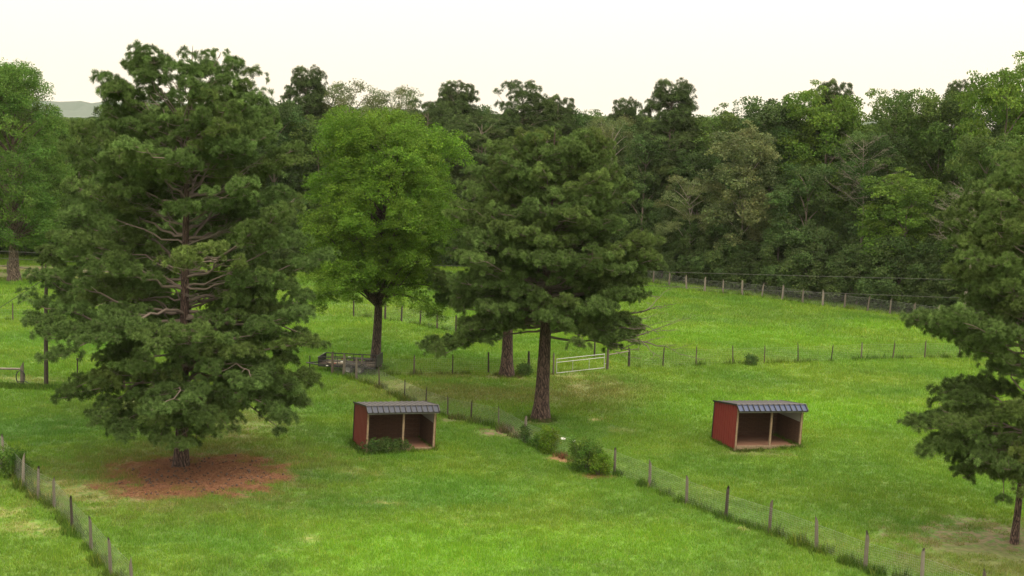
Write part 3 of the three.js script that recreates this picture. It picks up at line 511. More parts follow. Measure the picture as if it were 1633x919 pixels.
// ------------------------------------------------------------------ run-in sheds
const redMetal = std(0.145, 0.012, 0.012, 0.55), blackTrim = std(0.012, 0.012, 0.014, 0.5), navy = std(0.026, 0.031, 0.052, 0.40, { metalness: 0.35 }), navyTop = std(0.085, 0.080, 0.090, 0.5, { metalness: 0.2 }), paleMetal = std(0.36, 0.35, 0.32, 0.6);
const postWood = std(0.44, 0.33, 0.23, 0.85, { map: woodTex }), kickWood = std(0.17, 0.090, 0.058, 0.9, { map: woodTex }), dirtFloor = std(0.19, 0.095, 0.06, 1);
function shed(label, x, z, turn, roll, blue, W) {
  const D = 2.9, HF = 2.62, HB = 2.26, T = 0.03;
  const t = thing('run_in_shed', label, 'shed', [x, ground(x, z) + 0.07, z], turn, 'red run-in sheds'); t.rotation.order = 'YXZ'; t.rotation.z = roll;
  delete t.userData.group;
  const ribbed = (w, top0, top1, ribs, mat, name, place) => { // upright ribbed sheet in x, top edge from top0 to top1
    const g = new THREE.BufferGeometry(), p = [], ix = []; const cols = [];
    for (let k = 0; k <= ribs; k++) { const a = k / ribs * w; for (const [dx, dz] of [[-0.03, 0], [-0.012, 0.02], [0.012, 0.02], [0.03, 0]]) { const xx = a + dx; if (xx >= 0 && xx <= w) cols.push([xx, dz]); } }
    for (const [xx, dz] of cols) { const h = lerp(top0, top1, xx / w); p.push(xx, 0, dz, xx, h, dz); }
    for (let k = 0; k < cols.length - 1; k++) { const a = k * 2; ix.push(a, a + 2, a + 1, a + 2, a + 3, a + 1); }
    g.setAttribute('position', new THREE.Float32BufferAttribute(p, 3)); g.setIndex(ix); const q = g.toNonIndexed(); q.computeVertexNormals(); const m = mesh(name, q, mat, t); place(m); return m;
  };
  // outer red sheets and pale inside faces
  for (const s of [-1, 1]) {
    ribbed(D, HB + 0.03, HF + 0.03, 10, redMetal, 'side_wall', (m) => { if (s < 0) { m.position.set(-W / 2, -0.04, -D / 2); m.rotation.y = -Math.PI / 2; } else { m.position.set(W / 2, -0.08, -D / 2); m.rotation.y = -Math.PI / 2; m.scale.z = -1; } });
    const sh = new THREE.Shape(); sh.moveTo(0, 0.06); sh.lineTo(D - 0.12, 0.06); sh.lineTo(D - 0.12, HF - 0.07); sh.lineTo(0, HB - 0.06); sh.closePath();
    const m = mesh('inner_lining', new THREE.ExtrudeGeometry(sh, { depth: 0.02, bevelEnabled: false }), paleMetal, t); m.rotation.y = -Math.PI / 2; m.position.set(s < 0 ? -W / 2 + 0.05 : W / 2 - 0.03, 0, -D / 2 + 0.02);
    for (let b = 0; b < 5; b++) { const k = mesh('kick_board', slab(0.035, 0.285, D - 0.16), kickWood, t); k.position.set(s * (W / 2 - 0.075), 0.21 + b * 0.292, 0.0); }
  }
  ribbed(W, HB - 0.05, HB - 0.05, 14, redMetal, 'back_wall', (m) => { m.position.set(W / 2, 0.06, -D / 2); m.rotation.y = Math.PI; });
  mesh('inner_lining', slab(W - 0.16, HB - 0.16, 0.02, 0, HB / 2, -D / 2 + 0.03), paleMetal, t);
  for (let b = 0; b < 5; b++) mesh('kick_board', slab(W - 0.2, 0.285, 0.035, 0, 0.21 + b * 0.292, -D / 2 + 0.075), kickWood, t);
  mesh('dirt_floor', slab(W - 0.2, 0.3, D - 0.1, 0, -0.04, 0), dirtFloor, t);
  for (const px of [-W / 2 + 0.06, 0.12, W / 2 - 0.06]) mesh('post', slab(0.115, HF - 0.05, 0.115, px, (HF - 0.35) / 2, D / 2 - 0.06), postWood, t);
  for (const s of [-1, 1]) mesh('corner_trim', slab(0.08, HB - 0.04, 0.06, s * (W / 2 + 0.012), HB / 2, -D / 2 - 0.01), blackTrim, t);
  mesh('sill_board', slab(W - 0.24, 0.22, 0.045, 0, 0.05, D / 2 + 0.02), postWood, t);
  mesh('header_beam', slab(W - 0.02, 0.18, 0.06, 0, HF - 0.21, D / 2 - 0.05), postWood, t);
  for (const px of [-1.5, -0.55, 0.55, 1.5]) { const k = mesh('rafter', slab(0.05, 0.12, D - 0.2), postWood, t); k.position.set(px, (HF + HB) / 2 - 0.11, -0.02); k.rotation.x = -Math.atan2(HF - HB, D); }
  // roof: ribbed sheets, then a short steep visor in front
  const roof = part('roof', t), n = 13, pw = (W + 0.16) / n;
  const sheet = (L) => { const g = new THREE.Shape(); g.moveTo(-pw / 2, 0); g.lineTo(pw / 2 - 0.055, 0); g.lineTo(pw / 2 - 0.04, 0.032); g.lineTo(pw / 2 - 0.012, 0.032); g.lineTo(pw / 2, 0); g.lineTo(pw / 2, -0.012); g.lineTo(-pw / 2, -0.012); g.closePath(); return new THREE.ExtrudeGeometry(g, { depth: L, bevelEnabled: false }); };
  const back = V(0, HB, -D / 2 - 0.08), ridge = V(0, HF, D / 2 + 0.02), drop = V(0, HF - 0.30, D / 2 + 0.36);
  const gR = slab(0.05, 0.05, ridge.distanceTo(drop)); gR.translate(0, 0.012, ridge.distanceTo(drop) / 2); const gA = sheet(back.distanceTo(ridge)), gB = sheet(ridge.distanceTo(drop));
  for (let k = 0; k < n; k++) {
    const px = -(W + 0.16) / 2 + pw * (k + 0.5);
    const a = mesh('roof_panel', gA, navyTop, roof); a.position.set(px, back.y, back.z); a.rotation.x = -Math.atan2(HF - HB, ridge.z - back.z);
    const b = mesh('visor_panel', gB, blue, roof); b.position.set(px, ridge.y - 0.004, ridge.z); b.rotation.x = Math.atan2(0.30, 0.34);
    const c = mesh('seam_rib', gR, blackTrim, roof); c.position.set(px + pw / 2 - 0.026, ridge.y + 0.014, ridge.z + 0.02); c.rotation.x = b.rotation.x;
  }
  const strip = (name, a, b, w, h, mat) => { const L = a.distanceTo(b), m = mesh(name, slab(w, h, L), mat, roof); m.position.copy(a).add(b).multiplyScalar(0.5); m.rotation.x = -Math.atan2(b.y - a.y, b.z - a.z); return m; };
  for (const s of [-1, 1]) { const e = s * (W / 2 + 0.095); strip('edge_trim', back.clone().setX(e), ridge.clone().setX(e), 0.03, 0.09, blackTrim); strip('edge_trim', ridge.clone().setX(e + s * 0.003), drop.clone().setX(e + s * 0.003), 0.03, 0.10, blackTrim); }
  mesh('ridge_cap', slab(W + 0.2, 0.03, 0.10, 0, HF + 0.042, D / 2 + 0.02), navyTop, roof);
  mesh('drip_edge', slab(W + 0.2, 0.07, 0.03, 0, drop.y - 0.03, drop.z + 0.02), blackTrim, roof);
  mesh('fascia_board', slab(W + 0.1, 0.05, 0.03, 0, drop.y - 0.075, drop.z - 0.02), paleMetal, roof);
  return t;
}
shed('red sided run-in shed with dark roof and green weeds growing in its opening', -6.65, -79.0, 0.36, -0.03, navy, 4.1);
shed('red sided run-in shed with navy visor alone in the right paddock', 15.1, -82.1, 0.33, -0.035, std(0.036, 0.05, 0.11, 0.36, { metalness: 0.35 }), 4.45);

// ------------------------------------------------------------------ fences
const greyWood = std(0.245, 0.225, 0.195, 0.95, { map: woodTex }), brownWood = std(0.165, 0.14, 0.115, 0.95, { map: woodTex }), darkWood = std(0.085, 0.07, 0.058, 0.95, { map: woodTex }), paleWood = std(0.36, 0.335, 0.295, 0.95, { map: woodTex }), wire = std(0.30, 0.31, 0.30, 0.55, { metalness: 0.4 });
const postGeos = [0, 1, 2].map((k) => { const r = rngOf(60 + k), pts = [V(0, -0.3, 0), V(0.01, 0.3, 0), V((r() - 0.5) * 0.06, 0.75, (r() - 0.5) * 0.06), V((r() - 0.5) * 0.08, 1, (r() - 0.5) * 0.08)]; return new Geo().tube(pts, [1.1, 1.04, 0.95, 0.9], 9, true).build(); });
function wirePanel(g, a, b, h, cell = [0.10, 0.155], w = 0.0022) { // welded wire between two posts
  const d = b.clone().sub(a), L = d.length(), nv = Math.round(L / cell[0]);
  const quad = (p, q, r) => g.tube([p, q], [r, r], 3);
  for (let k = 1; k < nv; k++) { const p = a.clone().lerp(b, k / nv); quad(p.clone().add(V(0, 0.04, 0)), p.clone().add(V(0, h, 0)), w); }
  for (let k = 0, n = Math.round(h / cell[1]); k <= n; k++) { const y = 0.04 + (h - 0.04) * k / n, rr = k === 0 || k === n ? w * 1.6 : w; quad(a.clone().add(V(0, y, 0)), b.clone().add(V(0, y, 0)), rr); }
}
function fence(label, pts, o) {
  const t = thing('wire_fence', label, 'fence', [0, 0, 0]), r = rngOf(o.seed), g = new Geo(); fencePaths.push(pts);
  pts.forEach(([x, z, hh, rad, mat], k) => {
    const p = mesh('post', postGeos[k % 3], mat || o.mats[Math.floor(r() * o.mats.length)], t), h = hh || o.h * (0.96 + 0.1 * r()), R = rad || o.r * (0.85 + 0.35 * r());
    p.position.set(x, ground(x, z), z); p.scale.set(R, h, R); p.rotation.set((r() - 0.5) * 0.12, r() * 6.28, (r() - 0.5) * 0.16);
    if (k) { const [ax, az] = pts[k - 1]; if (o.wire !== false) wirePanel(g, V(ax, ground(ax, az), az), V(x, ground(x, z), z), o.h * 0.9, o.cell, o.w); }
  });
  if (g.p.length) mesh('wire_mesh', g.build(), wire, t, 'stuff');
  return t;
}
fence('weathered wire fence running from the trailer past the bushes', [[-13.16, -101.0, 1.5, 0.10, brownWood], [-12.24, -100.4, 1.55, 0.11, greyWood], [-11.13, -98.83, 1.5, 0.09, greyWood], [-9.21, -96.5, 1.35, 0.05], [-7.13, -92.78, 1.3, 0.045, darkWood], [-5.47, -89.69, 1.35, 0.045, darkWood], [-3.91, -87.56, 1.3, 0.05, brownWood], [-2.35, -85.9, 1.3, 0.055, darkWood], [-0.58, -84.34, 1.2, 0.04, greyWood], [1.01, -80.81, 1.5, 0.09, greyWood], [2.49, -78.48, 1.4, 0.07], [5.97, -74.54, 1.3, 0.075, greyWood], [7.63, -71.56, 1.4, 0.085, greyWood], [9.22, -68.45, 1.4, 0.08, greyWood], [10.86, -66.04, 1.45, 0.085, darkWood], [12.57, -63.71, 1.45, 0.08, brownWood], [14.28, -61.27, 1.5, 0.085, greyWood], [15.88, -58.74, 1.55, 0.095, greyWood], [17.76, -56.68, 1.5, 0.085, paleWood], [19.4, -54.2, 1.5, 0.085]], { seed: 1, h: 1.35, r: 0.075, mats: [greyWood, brownWood], cell: [0.10, 0.11], w: 0.0026 });
fence('thin post wire fence crossing the right paddock beyond its shed', [[9.4, -107.19, 1.55, 0.095, darkWood], [12.18, -108.22], [14.96, -109.26], [18.15, -110.68], [20.89, -111.74], [23.9, -112.86], [26.98, -114.32], [29.86, -115.76], [32.66, -116.25], [35.64, -117.1], [38.9, -118], [42, -119], [45, -120], [48, -121]], { seed: 2, h: 1.42, r: 0.052, mats: [brownWood, darkWood, greyWood], cell: [0.15, 0.155], w: 0.0026 });
fence('wire fence with dark posts between the pines and the white gate', [[-11.0, -101.0, 1.4, 0.06, greyWood], [-7.13, -101.49, 1.4, 0.06, brownWood], [-4.3, -102.6, 1.35, 0.05], [-1.59, -103.44, 1.5, 0.07, darkWood], [1.46, -103.69, 1.6, 0.10, darkWood], [3.35, -103.55, 1.5, 0.07, greyWood]], { seed: 3, h: 1.35, r: 0.06, mats: [darkWood], cell: [0.15, 0.155], w: 0.0026 });
fence('pale post wire fence along the foot of the dark woods', [[13.4, -172.5], [15.46, -170.76], [17.29, -167.85], [18.82, -164.34], [20.68, -162.3], [22.65, -160.95], [24.59, -159.62], [26.6, -158.2], [28.58, -156.51], [30.5, -154.3], [32.2, -151.6], [34.02, -149.63], [36.03, -148.0], [38.1, -146.3], [39.98, -144.49], [42.01, -142.57], [43.99, -140.7], [46, -138.8], [48, -137]], { seed: 4, h: 1.55, r: 0.105, mats: [paleWood, paleWood, greyWood], cell: [0.15, 0.155], w: 0.004 });
fence('short run of dark fence posts in the field behind the bright tree', [[-15.2, -131.8], [-11.97, -129.79], [-10.32, -128.48], [-8.38, -126.07], [-6.7, -124.09], [-4.92, -122.56], [-2.9, -120.9], [-0.9, -119.2]], { seed: 5, h: 1.45, r: 0.085, mats: [brownWood, darkWood], cell: [0.15, 0.155], w: 0.003 });
fence('leaning grey post wire fence beside the large spreading pine', [[-31.2, -79.6], [-27.08, -72.47, 1.5, 0.07, paleWood], [-24.36, -67.77, 1.6, 0.075, paleWood], [-22.86, -65.61, 1.5, 0.07, greyWood], [-21.56, -64.1, 1.4, 0.07, greyWood], [-19.58, -60.64, 1.45, 0.065, darkWood], [-17.85, -57.78, 1.5, 0.07, greyWood], [-16.13, -54.79, 1.5, 0.07, greyWood], [-14.5, -52.23, 1.5, 0.07, greyWood]], { seed: 6, h: 1.5, r: 0.075, mats: [greyWood], cell: [0.09, 0.12], w: 0.0019 });
fence('sparse post fence across the far left field', [[-56, -118], [-50.2, -119.9], [-44.48, -121.75], [-38.6, -123.6], [-33, -125.5]], { seed: 7, h: 1.35, r: 0.065, mats: [brownWood], cell: [0.3, 0.25], w: 0.003 });
{ // far left: low pale rails under the trees
  const t = thing('rail_fence', 'low pale rail fence under the trees beyond the left field', 'fence');
  const pts = [[-66, -158.5], [-62, -158], [-58, -157.3], [-53.44, -155.65], [-49, -155], [-45, -154.6]];
  pts.forEach(([x, z], k) => { const p = mesh('post', postGeos[k % 3], greyWood, t); p.position.set(x, ground(x, z), z); p.scale.set(0.09, 1.45, 0.09); if (k) { const [a, b] = pts[k - 1]; mesh('rail', rod([a, ground(a, b) + 0.85, b], [x, ground(x, z) + 0.85, z], 0.07, 6), paleWood, t); } });
}
// ------------------------------------------------------------------ white tube gate, brace posts
{
  const a = V(3.51, 0, -103.5), b = V(7.45, 0, -106.03), L = a.distanceTo(b), white = std(0.36, 0.37, 0.36, 0.5);
  const t = thing('pasture_gate', 'white metal tube gate between wooden posts beside the broad domed pine', 'gate', [a.x, ground(a.x, a.z) + 0.12, a.z], -Math.atan2(b.z - a.z, b.x - a.x));
  t.rotation.order = 'YXZ'; t.rotation.z = 0.02;
  for (const y of [0, 0.82, 1.08]) mesh('rail', rod([0.06, y, 0], [L - 0.06, y, 0], 0.028), white, t);
  for (const k of [0.02, 0.34, 0.67, 0.98]) mesh('upright', rod([L * k, 0, 0], [L * k, k > 0.9 || k < 0.1 ? 1.08 : 0.82, 0], k > 0.9 || k < 0.1 ? 0.028 : 0.018), white, t);
  mesh('hinge', rod([L - 0.08, 0.3, 0], [L + 0.12, 0.3, 0], 0.02), white, t);
  const h = thing('brace_post', 'wooden gate post braced by a pale rail to the next post', 'post', [7.62, ground(7.6, -106), -106.05]);
  const p = mesh('post', postGeos[0], brownWood, h); p.scale.set(0.105, 1.5, 0.105);
  mesh('brace_rail', rod([0.05, 1.15, 0], [1.72, 1.3, -1.05], 0.05), paleWood, h);
  const q = thing('fence_post', 'lone dark post standing in the grass behind the white gate', 'post', [6.9, ground(6.9, -111), -111.3]); const qq = mesh('post', postGeos[1], darkWood, q); qq.scale.set(0.07, 1.7, 0.07);
}
// ------------------------------------------------------------------ utility pole with cables, and the post with a hose on the left
{
  const x = -31.88, z = -93.39, t = thing('utility_pole', 'dark wooden utility pole stayed by a guy wire behind the left pine', 'utility pole', [x, ground(x, z), z]);
  mesh('pole', new Geo().tube([V(0, -0.5, 0), V(0.02, 4, 0), V(0.1, 8.4, 0)], [0.16, 0.14, 0.11], 10, true).build(), darkWood, t);
  mesh('guy_wire', rod([0.05, 7.4, 0], [-10.6, 0.05, 1.7], 0.02, 5), blackTrim, t);
}
{ // two overhead cables crossing behind the pines
  const cab = std(0.06, 0.06, 0.06, 0.6), sag = (a, b, s, r) => { const pts = []; for (let k = 0; k <= 48; k++) { const u = k / 48; pts.push(V(lerp(a[0], b[0], u), lerp(a[1], b[1], u) - s * 4 * u * (1 - u), lerp(a[2], b[2], u))); } return new Geo().tube(pts, pts.map(() => r), 5).build(); };
  tag(mesh('overhead_cable', sag([-70, 7.35, -113], [70, 7.55, -112], 0.3, 0.014), cab, scene), 'upper of two thin overhead cables crossing before the woods', 'cable', 'overhead cables');
  tag(mesh('overhead_cable', sag([-70, 7.0, -113], [70, 5.55, -112], 0.15, 0.014), cab, scene), 'lower of two thin overhead cables crossing before the woods', 'cable', 'overhead cables');
}
{
  const x = -33.44, z = -93.14, t = thing('wood_rail', 'weathered top rail on a thick grey post at the left edge', 'fence', [x, ground(x, z), z]);
  const p = mesh('post', postGeos[2], greyWood, t); p.scale.set(0.13, 1.42, 0.13);
  mesh('rail', rod([-0.1, 1.1, 0.05], [-4.2, 1.05, 0.1], 0.075), paleWood, t); const p2 = mesh('post', postGeos[0], greyWood, t); p2.position.set(-4.2, 0, 0.1); p2.scale.set(0.12, 1.4, 0.12);
  const h = thing('hose_coil', 'black hose coil hung round the thick grey post', 'hose', [x, ground(x, z), z]);
  const pts = []; for (let k = 0; k <= 60; k++) { const a = k / 60 * 6.283 * 2.6; pts.push(V(-0.06 + Math.cos(a) * (0.30 + 0.02 * Math.sin(a * 0.6)), 0.55 + Math.sin(a) * 0.46, 0.16 + 0.03 * Math.sin(a * 1.7))); }
  for (let k = 0; k <= 14; k++) { const u = k / 14; pts.push(V(lerp(pts[60].x, 0.62, u), 0.05 + 0.24 * Math.sin(u * 3.14) + (1 - u) * (pts[60].y - 0.05) * (u < 0.4 ? 1 - u * 2.5 : 0), 0.2)); }
  mesh('coil', new Geo().tube(pts, pts.map(() => 0.028), 6).build(), std(0.018, 0.018, 0.018, 0.5), h);
  const s = thing('metal_post', 'thin dark post beside the utility pole', 'post', [-29.9, ground(-29.9, -93.9), -93.9]); mesh('post', rod([0, -0.2, 0], [0.03, 1.75, 0], 0.045), darkWood, s);
  mesh('cap', new THREE.LatheGeometry([[0, 0.12], [0.08, 0.09], [0.1, 0], [0.06, -0.05]].map(([a, b]) => new THREE.Vector2(a, b)), 8).translate(0.03, 1.75, 0), darkWood, s);
  // white tank whose rounded end just enters the picture
  const k = thing('storage_tank', 'white rounded tank lying in the left field', 'tank', [-41.2, ground(-41.2, -106), -106]);
  const prof = []; for (let i = 0; i <= 10; i++) { const a = i / 10 * Math.PI / 2; prof.push(new THREE.Vector2(0.46 * Math.sin(a), -1.0 - 0.35 * Math.cos(a))); } for (let i = 0; i <= 10; i++) { const a = i / 10 * Math.PI / 2; prof.push(new THREE.Vector2(0.46 * Math.cos(a), 1.0 + 0.35 * Math.sin(a))); }
  const shell = mesh('shell', new THREE.LatheGeometry(prof, 24), std(0.78, 0.78, 0.76, 0.4), k); shell.rotation.z = Math.PI / 2; shell.position.y = 0.62;
  for (const sx of [-0.7, 0.7]) mesh('foot', slab(0.12, 0.3, 0.6, sx, 0.13, 0), std(0.3, 0.3, 0.29), k);
  const b = thing('feed_board', 'pale weathered board hung on the wire fence near the tall weeds', 'board', [-26.4, ground(-26.4, -70.8) + 0.55, -70.5], 0.9);
  for (let i = 0; i < 4; i++) { const q = mesh('slat', slab(0.15, 0.72 - 0.07 * (i % 2), 0.03, -0.25 + i * 0.165, 0.1 - 0.03 * (i % 3), 0.012 * (i % 2)), std(0.52, 0.47, 0.45, 0.9, { map: woodTex }), b); q.rotation.z = 0.05 * (i % 3 - 1); }
  for (const y of [-0.12, 0.3]) mesh('batten', slab(0.66, 0.06, 0.03, 0, y, -0.035), std(0.40, 0.36, 0.33, 0.9), b);
}
// ------------------------------------------------------------------ tandem utility trailer
{
  const t = thing('utility_trailer', 'black tandem axle utility trailer parked behind the fence corner', 'trailer', [-12.0, ground(-12, -102.3), -102.3], -0.14), blk = std(0.014, 0.014, 0.015, 0.55), deck = std(0.09, 0.07, 0.055, 0.9, { map: woodTex }), tyre = std(0.02, 0.02, 0.021, 0.9), rimM = std(0.20, 0.20, 0.20, 0.5, { metalness: 0.5 }), red = std(0.35, 0.02, 0.015, 0.35), wht = std(0.75, 0.74, 0.70, 0.4);
  const L = 4.4, W = 2.0, y0 = 0.62;
  for (let k = 0; k < 9; k++) mesh('deck_plank', slab(L - 0.06, 0.045, W / 9 - 0.012, 0, y0, -W / 2 + W / 9 * (k + 0.5)), deck, t);
  for (const s of [-1, 1]) {
    mesh('side_beam', slab(L, 0.16, 0.06, 0, y0 - 0.11, s * W / 2), blk, t);
    mesh('top_rail', slab(L * (s > 0 ? 0.96 : 1), 0.07, 0.06, 0, y0 + 0.52, s * W / 2), blk, t);
    mesh('mid_rail', slab(L, 0.05, 0.05, 0, y0 + 0.26, s * W / 2), blk, t);
    for (let k = 0; k <= 6; k++) mesh('stake', slab(0.05, 0.56, 0.05, -L / 2 + 0.03 + (L - 0.06) * k / 6, y0 + 0.24, s * (W / 2 + 0.003)), blk, t);
    for (const wx of [0.15, 1.0]) {
      const w = part('wheel', t); w.position.set(wx, 0.36, s * (W / 2 + 0.16)); w.rotation.x = Math.PI / 2;
      mesh('tyre', new THREE.LatheGeometry([[0.2, -0.1], [0.32, -0.105], [0.36, -0.07], [0.36, 0.07], [0.32, 0.105], [0.2, 0.1]].map(([a, b]) => new THREE.Vector2(a, b)), 24), tyre, w);
      mesh('rim', new THREE.LatheGeometry([[0.0, s * 0.03], [0.06, s * 0.06], [0.1, s * 0.02], [0.19, s * 0.05], [0.205, s * 0.09], [0.205, -0.08]].map(([a, b]) => new THREE.Vector2(a, b)), 20), rimM, w);
    }
    const f = new THREE.Shape(); f.moveTo(-0.98, 0); f.lineTo(-0.72, 0.2); f.lineTo(0.72, 0.2); f.lineTo(0.98, 0); f.lineTo(0.98, -0.03); f.lineTo(0.7, 0.165); f.lineTo(-0.7, 0.165); f.lineTo(-0.98, -0.03); f.closePath();
    const fm = mesh('fender', new THREE.ExtrudeGeometry(f, { depth: 0.26, bevelEnabled: false }), blk, t); fm.position.set(0.575, 0.62, s > 0 ? W / 2 + 0.035 : -W / 2 - 0.295);
    mesh('side_light', slab(0.16, 0.06, 0.03, -1.5, y0 - 0.1, s * (W / 2 + 0.045)), wht, t); mesh('side_light', slab(0.14, 0.06, 0.03, -0.9, y0 + 0.1, s * (W / 2 + 0.04)), red, t);
    mesh('reflector', slab(0.22, 0.09, 0.03, -0.35, y0 + 0.26, s * (W / 2 + 0.043)), wht, t);
    mesh('tongue', new Geo().tube([V(-L / 2, y0 - 0.12, s * 0.7), V(-L / 2 - 1.2, y0 - 0.16, 0)], [0.05, 0.05], 5).build(), blk, t);
  }
  mesh('head_board', slab(0.06, 0.5, W, -L / 2, y0 + 0.28, 0), blk, t);
  mesh('ramp_gate', slab(0.06, 0.85, W - 0.1, L / 2 + 0.05, y0 + 0.38, 0), blk, t);
  const jack = mesh('jack', rod([-L / 2 - 0.9, 0.03, 0.12], [-L / 2 - 0.9, 1.05, 0.12], 0.045), blk, t);
  const bd = thing('pale_plank', 'pale planks lying on the black trailer deck', 'planks', [-13.1, ground(-12, -102.3) + y0 + 0.03, -102.1], -0.14);
  for (let k = 0; k < 3; k++) mesh('plank', slab(1.5 - 0.1 * k, 0.06, 0.2, 0.05 * k, 0.035 + 0.065 * (k % 2), -0.25 + 0.24 * k), std(0.62, 0.56, 0.46, 0.9, { map: woodTex }), bd);
}
// ------------------------------------------------------------------ bushes and weeds
const bushClumps = [1, 2].map((s) => leafClump(s + 80, 60, 0.34, 0.13, 0.8, 0.5));
const bushM = leafMat(0.070, 0.145, 0.023, 0.3), bushLime = leafMat(0.10, 0.19, 0.016, 0.35), bushDark = leafMat(0.054, 0.108, 0.028, 0.3);
function bush(label, x, z, w, h, seed, mat, n, turn = 0, dz = w) {
  const t = thing('bush', label, 'bush', [x, ground(x, z), z], turn), r = rngOf(seed), items = [], g = new Geo();
  for (let k = 0; k < n; k++) {
    const u = r(), a = r() * 6.283, rad = Math.pow(r(), 0.5) * 0.5 * (0.55 + 0.7 * Math.sin(Math.PI * clamp(0.22 + 0.62 * u))), y = h * (0.06 + 0.9 * u) * (0.85 + 0.25 * n2(Math.cos(a) * 1.5 + seed, Math.sin(a) * 1.5)), c = 0.75 + 0.5 * r();
    const p = V(Math.cos(a) * rad * w, y, Math.sin(a) * rad * dz); items.push({ p, d: V(Math.cos(a) * 0.5, 1, Math.sin(a) * 0.5).normalize(), s: 0.55 + 0.5 * r(), c: [c * (0.85 + 0.4 * r()), c, c * 0.9] });
    if (k % 4 === 0) g.tube([V(p.x * 0.2, -0.05, p.z * 0.2), V(p.x * 0.6, y * 0.5, p.z * 0.6), p], [0.018, 0.012, 0.005], 3);
  }
  mesh('stems', g.build(), barkLimb, t, 'stuff'); sow(t, 'foliage', items, bushClumps, mat, r); return t;
}
bush('round leafy bush swallowing the wire fence, taller of a touching pair', 4.35, -74.9, 1.7, 2.0, 1, bushM, 130);
bush('small lime topped bush touching the round fence bush', 5.15, -74.0, 0.9, 1.2, 2, bushLime, 60);
bush('lime green vine bush climbing a fence post by the domed pine', 2.45, -78.4, 0.75, 1.7, 3, bushLime, 70);
bush('narrow dark weed clump next to the vine covered post', 1.75, -79.5, 0.36, 0.9, 4, bushM, 16);
bush('dark sapling clump at the foot of a grey fence post', 1.05, -80.6, 0.36, 1.1, 5, bushDark, 18);
bush('dark green weeds filling the left half of the shed opening', -6.95, -77.45, 2.3, 0.72, 6, bushDark, 90, 0.36, 0.8);
bush('small round bush on the cross fence line', 19.57, -110.7, 0.75, 0.95, 7, bushDark, 34);
bush('tall grassy weeds between two fence posts near the pale board', -25.6, -69.9, 1.3, 1.7, 8, bushM, 70);
bush('low shrub at the base of the flared trunk pine', 1.1, -102.9, 0.9, 0.9, 9, bushDark, 36);
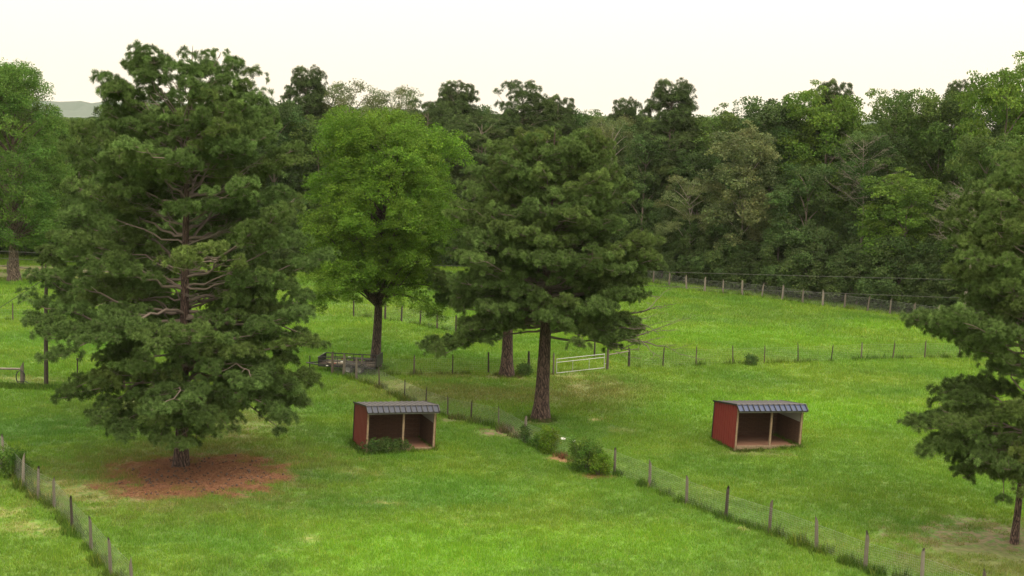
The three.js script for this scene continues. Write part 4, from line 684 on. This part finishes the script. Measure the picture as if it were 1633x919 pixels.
{ // tall grass and weeds left uncut along the wires
  const r = rngOf(4321), items = [], o = [0, 0, 0], stalks = [0, 1, 2].map((s) => {
    const q = rngOf(5000 + s), g = new Geo();
    for (let k = 0; k < 46; k++) { const a = q() * 6.283, d = Math.sqrt(q()) * 0.28, x = Math.cos(a) * d, z = Math.sin(a) * d, h = 0.12 + 0.30 * q(), b = q() * 6.283, w = 0.010 + 0.012 * q(), e = q() * 6.283, l = h * (0.15 + 0.5 * q()), c = 0.6 + 0.6 * q(); g.col = q() < 0.15 ? [2.2, 1.5, 2.2] : [c, c, c]; g.tri(g.v(x - Math.cos(b) * w, 0, z - Math.sin(b) * w), g.v(x + Math.cos(b) * w, 0, z + Math.sin(b) * w), g.v(x + Math.cos(e) * l, h, z + Math.sin(e) * l)); }
    return g.build(true);
  });
  const put = (x, z, s) => { tint(x, z, o); const k = 0.72; items.push({ p: V(x, ground(x, z), z), s, c: [o[0] * k, o[1] * k, o[2] * k] }); };
  fencePaths.forEach((pts, f) => { for (let k = 0; k < pts.length - 1; k++) { const [ax, az] = pts[k], [bx, bz] = pts[k + 1], L = Math.hypot(bx - ax, bz - az), n = Math.round(L * (f === 0 || f === 5 ? 7 : 3.2)); for (let j = 0; j < n; j++) { const u = r(), m = n2(k + u * 2 + f * 9, 3); if (m < -0.25) continue; put(lerp(ax, bx, u) + (r() - 0.5) * 0.5, lerp(az, bz, u) + (r() - 0.5) * 0.5, (0.55 + 0.7 * r()) * (1 + 0.6 * Math.max(0, m))); } } });
  for (const [cx, cz, w, d, turn] of [[-6.75, -79, 4.2, 3.1, 0.36], [15.1, -82.1, 4.2, 3.1, 0.33]]) for (let k = 0; k < 150; k++) { // round the sheds
    const s = r() * 4, u = r() - 0.5, [lx, lz] = s < 1 ? [u * w, d / 2 + 0.1] : s < 2 ? [u * w, -d / 2 - 0.1] : s < 3 ? [-w / 2, u * d] : [w / 2, u * d], c = Math.cos(turn), sn = Math.sin(turn); put(cx + lx * c + lz * sn + (r() - 0.5) * 0.3, cz - lx * sn + lz * c + (r() - 0.5) * 0.3, 0.4 + 0.5 * r());
  }
  for (let k = 0; k < 420; k++) { const a = r() * 6.28, d = 0.2 + r() * 0.9; const [tx, tz] = [[2.09, -86.89], [-0.2, -102.37], [-26.5, -92.22], [-10.3, -103.9]][k % 4]; put(tx + Math.cos(a) * d, tz + Math.sin(a) * d, 0.4 + 0.4 * r()); }
  for (let k = 0; k < 500; k++) put(-36 + r() * 10, -92.2 + (r() - 0.5) * 1.4, 0.4 + 0.5 * r());
  const root = new THREE.Group(); root.name = 'weeds'; scene.add(root); tag(root, 'tall uncut grass and weeds along the fence lines', 'weeds', null, 'stuff');
  sow(root, 'stalks', items, stalks, leafMat(1.1, 1.1, 1.1, 0.25), r);
  // cones and needle litter on the brown bed
  const cone = new THREE.LatheGeometry([[0, 0], [0.035, 0.015], [0.045, 0.045], [0.032, 0.085], [0, 0.11]].map(([a, b]) => new THREE.Vector2(a, b)), 7), cones = [];
  for (let k = 0; k < 300; k++) { const a = r() * 6.283, d = Math.sqrt(r()) * 1.05, x = -16.3 + Math.cos(a) * d * 4.6, z = -70.9 + Math.sin(a) * d * 4.3; if (bareAt(x, z) < 0.55) continue; cones.push({ p: V(x, ground(x, z) + 0.02, z), d: V(r() - 0.5, 0.3, r() - 0.5).normalize(), s: 0.8 + 0.7 * r(), c: [1, 1, 1] }); }
  const cr = new THREE.Group(); cr.name = 'fallen_pine_cones'; scene.add(cr); tag(cr, 'dark fallen cones strewn on the brown needle bed', 'pine cones', null, 'stuff'); sow(cr, 'cones', cones, [cone], std(0.075, 0.048, 0.036, 0.9), r);
  const straw = new Geo(), q = rngOf(71); for (let k = 0; k < 60; k++) { const a = q() * 6.283, d = Math.sqrt(q()) * 0.35, x = Math.cos(a) * d, z = Math.sin(a) * d, b = q() * 6.283, l = 0.07 + 0.08 * q(), y = 0.008 + 0.03 * q(), w = 0.006, c = 0.75 + 0.5 * q(); straw.col = [c, c * (0.85 + 0.3 * q()), c]; straw.tri(straw.v(x - Math.sin(b) * w, y, z + Math.cos(b) * w), straw.v(x + Math.sin(b) * w, y + 0.01, z - Math.cos(b) * w), straw.v(x + Math.cos(b) * l, y + 0.02 * q(), z + Math.sin(b) * l)); }
  const strawG = straw.build(true), si = []; for (let k = 0; k < 2800; k++) { const a = r() * 6.283, d = Math.sqrt(r()) * 1.15, x = -16.3 + Math.cos(a) * d * 4.9, z = -71 + Math.sin(a) * d * 4.5, b = bareAt(x, z); if (b < 0.15 + 0.6 * r()) continue; const c = 0.88 + 0.24 * r(); si.push({ p: V(x, ground(x, z), z), s: 0.8 + 0.5 * r(), c: [c * 0.20, c * 0.095, c * 0.052] }); }
  const sr = new THREE.Group(); sr.name = 'pine_straw'; scene.add(sr); tag(sr, 'rust brown fallen needles under the large spreading pine', 'pine straw', null, 'stuff'); sow(sr, 'needles', si, [strawG], std(1, 1, 1, 1, { vertexColors: true }), r);
}
// white litter near the vine bush
[[2.95, -81.9, 0.16], [3.35, -81.6, 0.22], [4.05, -81.0, 0.24]].forEach(([x, z, s], k) => {
  const g = new THREE.IcosahedronGeometry(s, 1), p = g.attributes.position; for (let i = 0; i < p.count; i++) { const n = 0.75 + 0.35 * n3(p.getX(i) * 9 + k * 4, p.getY(i) * 9, p.getZ(i) * 9); p.setXYZ(i, p.getX(i) * n, p.getY(i) * n * 0.45, p.getZ(i) * n * 0.8); } g.computeVertexNormals();
  const m = mesh('white_stone', g, std(0.62, 0.61, 0.57, 0.8), scene); m.position.set(x, ground(x, z) + s * 0.3, z); tag(m, 'small white stone in the grass between the vine bush and domed pine', 'stone', 'white stones in the grass');
});

renderer.render(scene, camera);
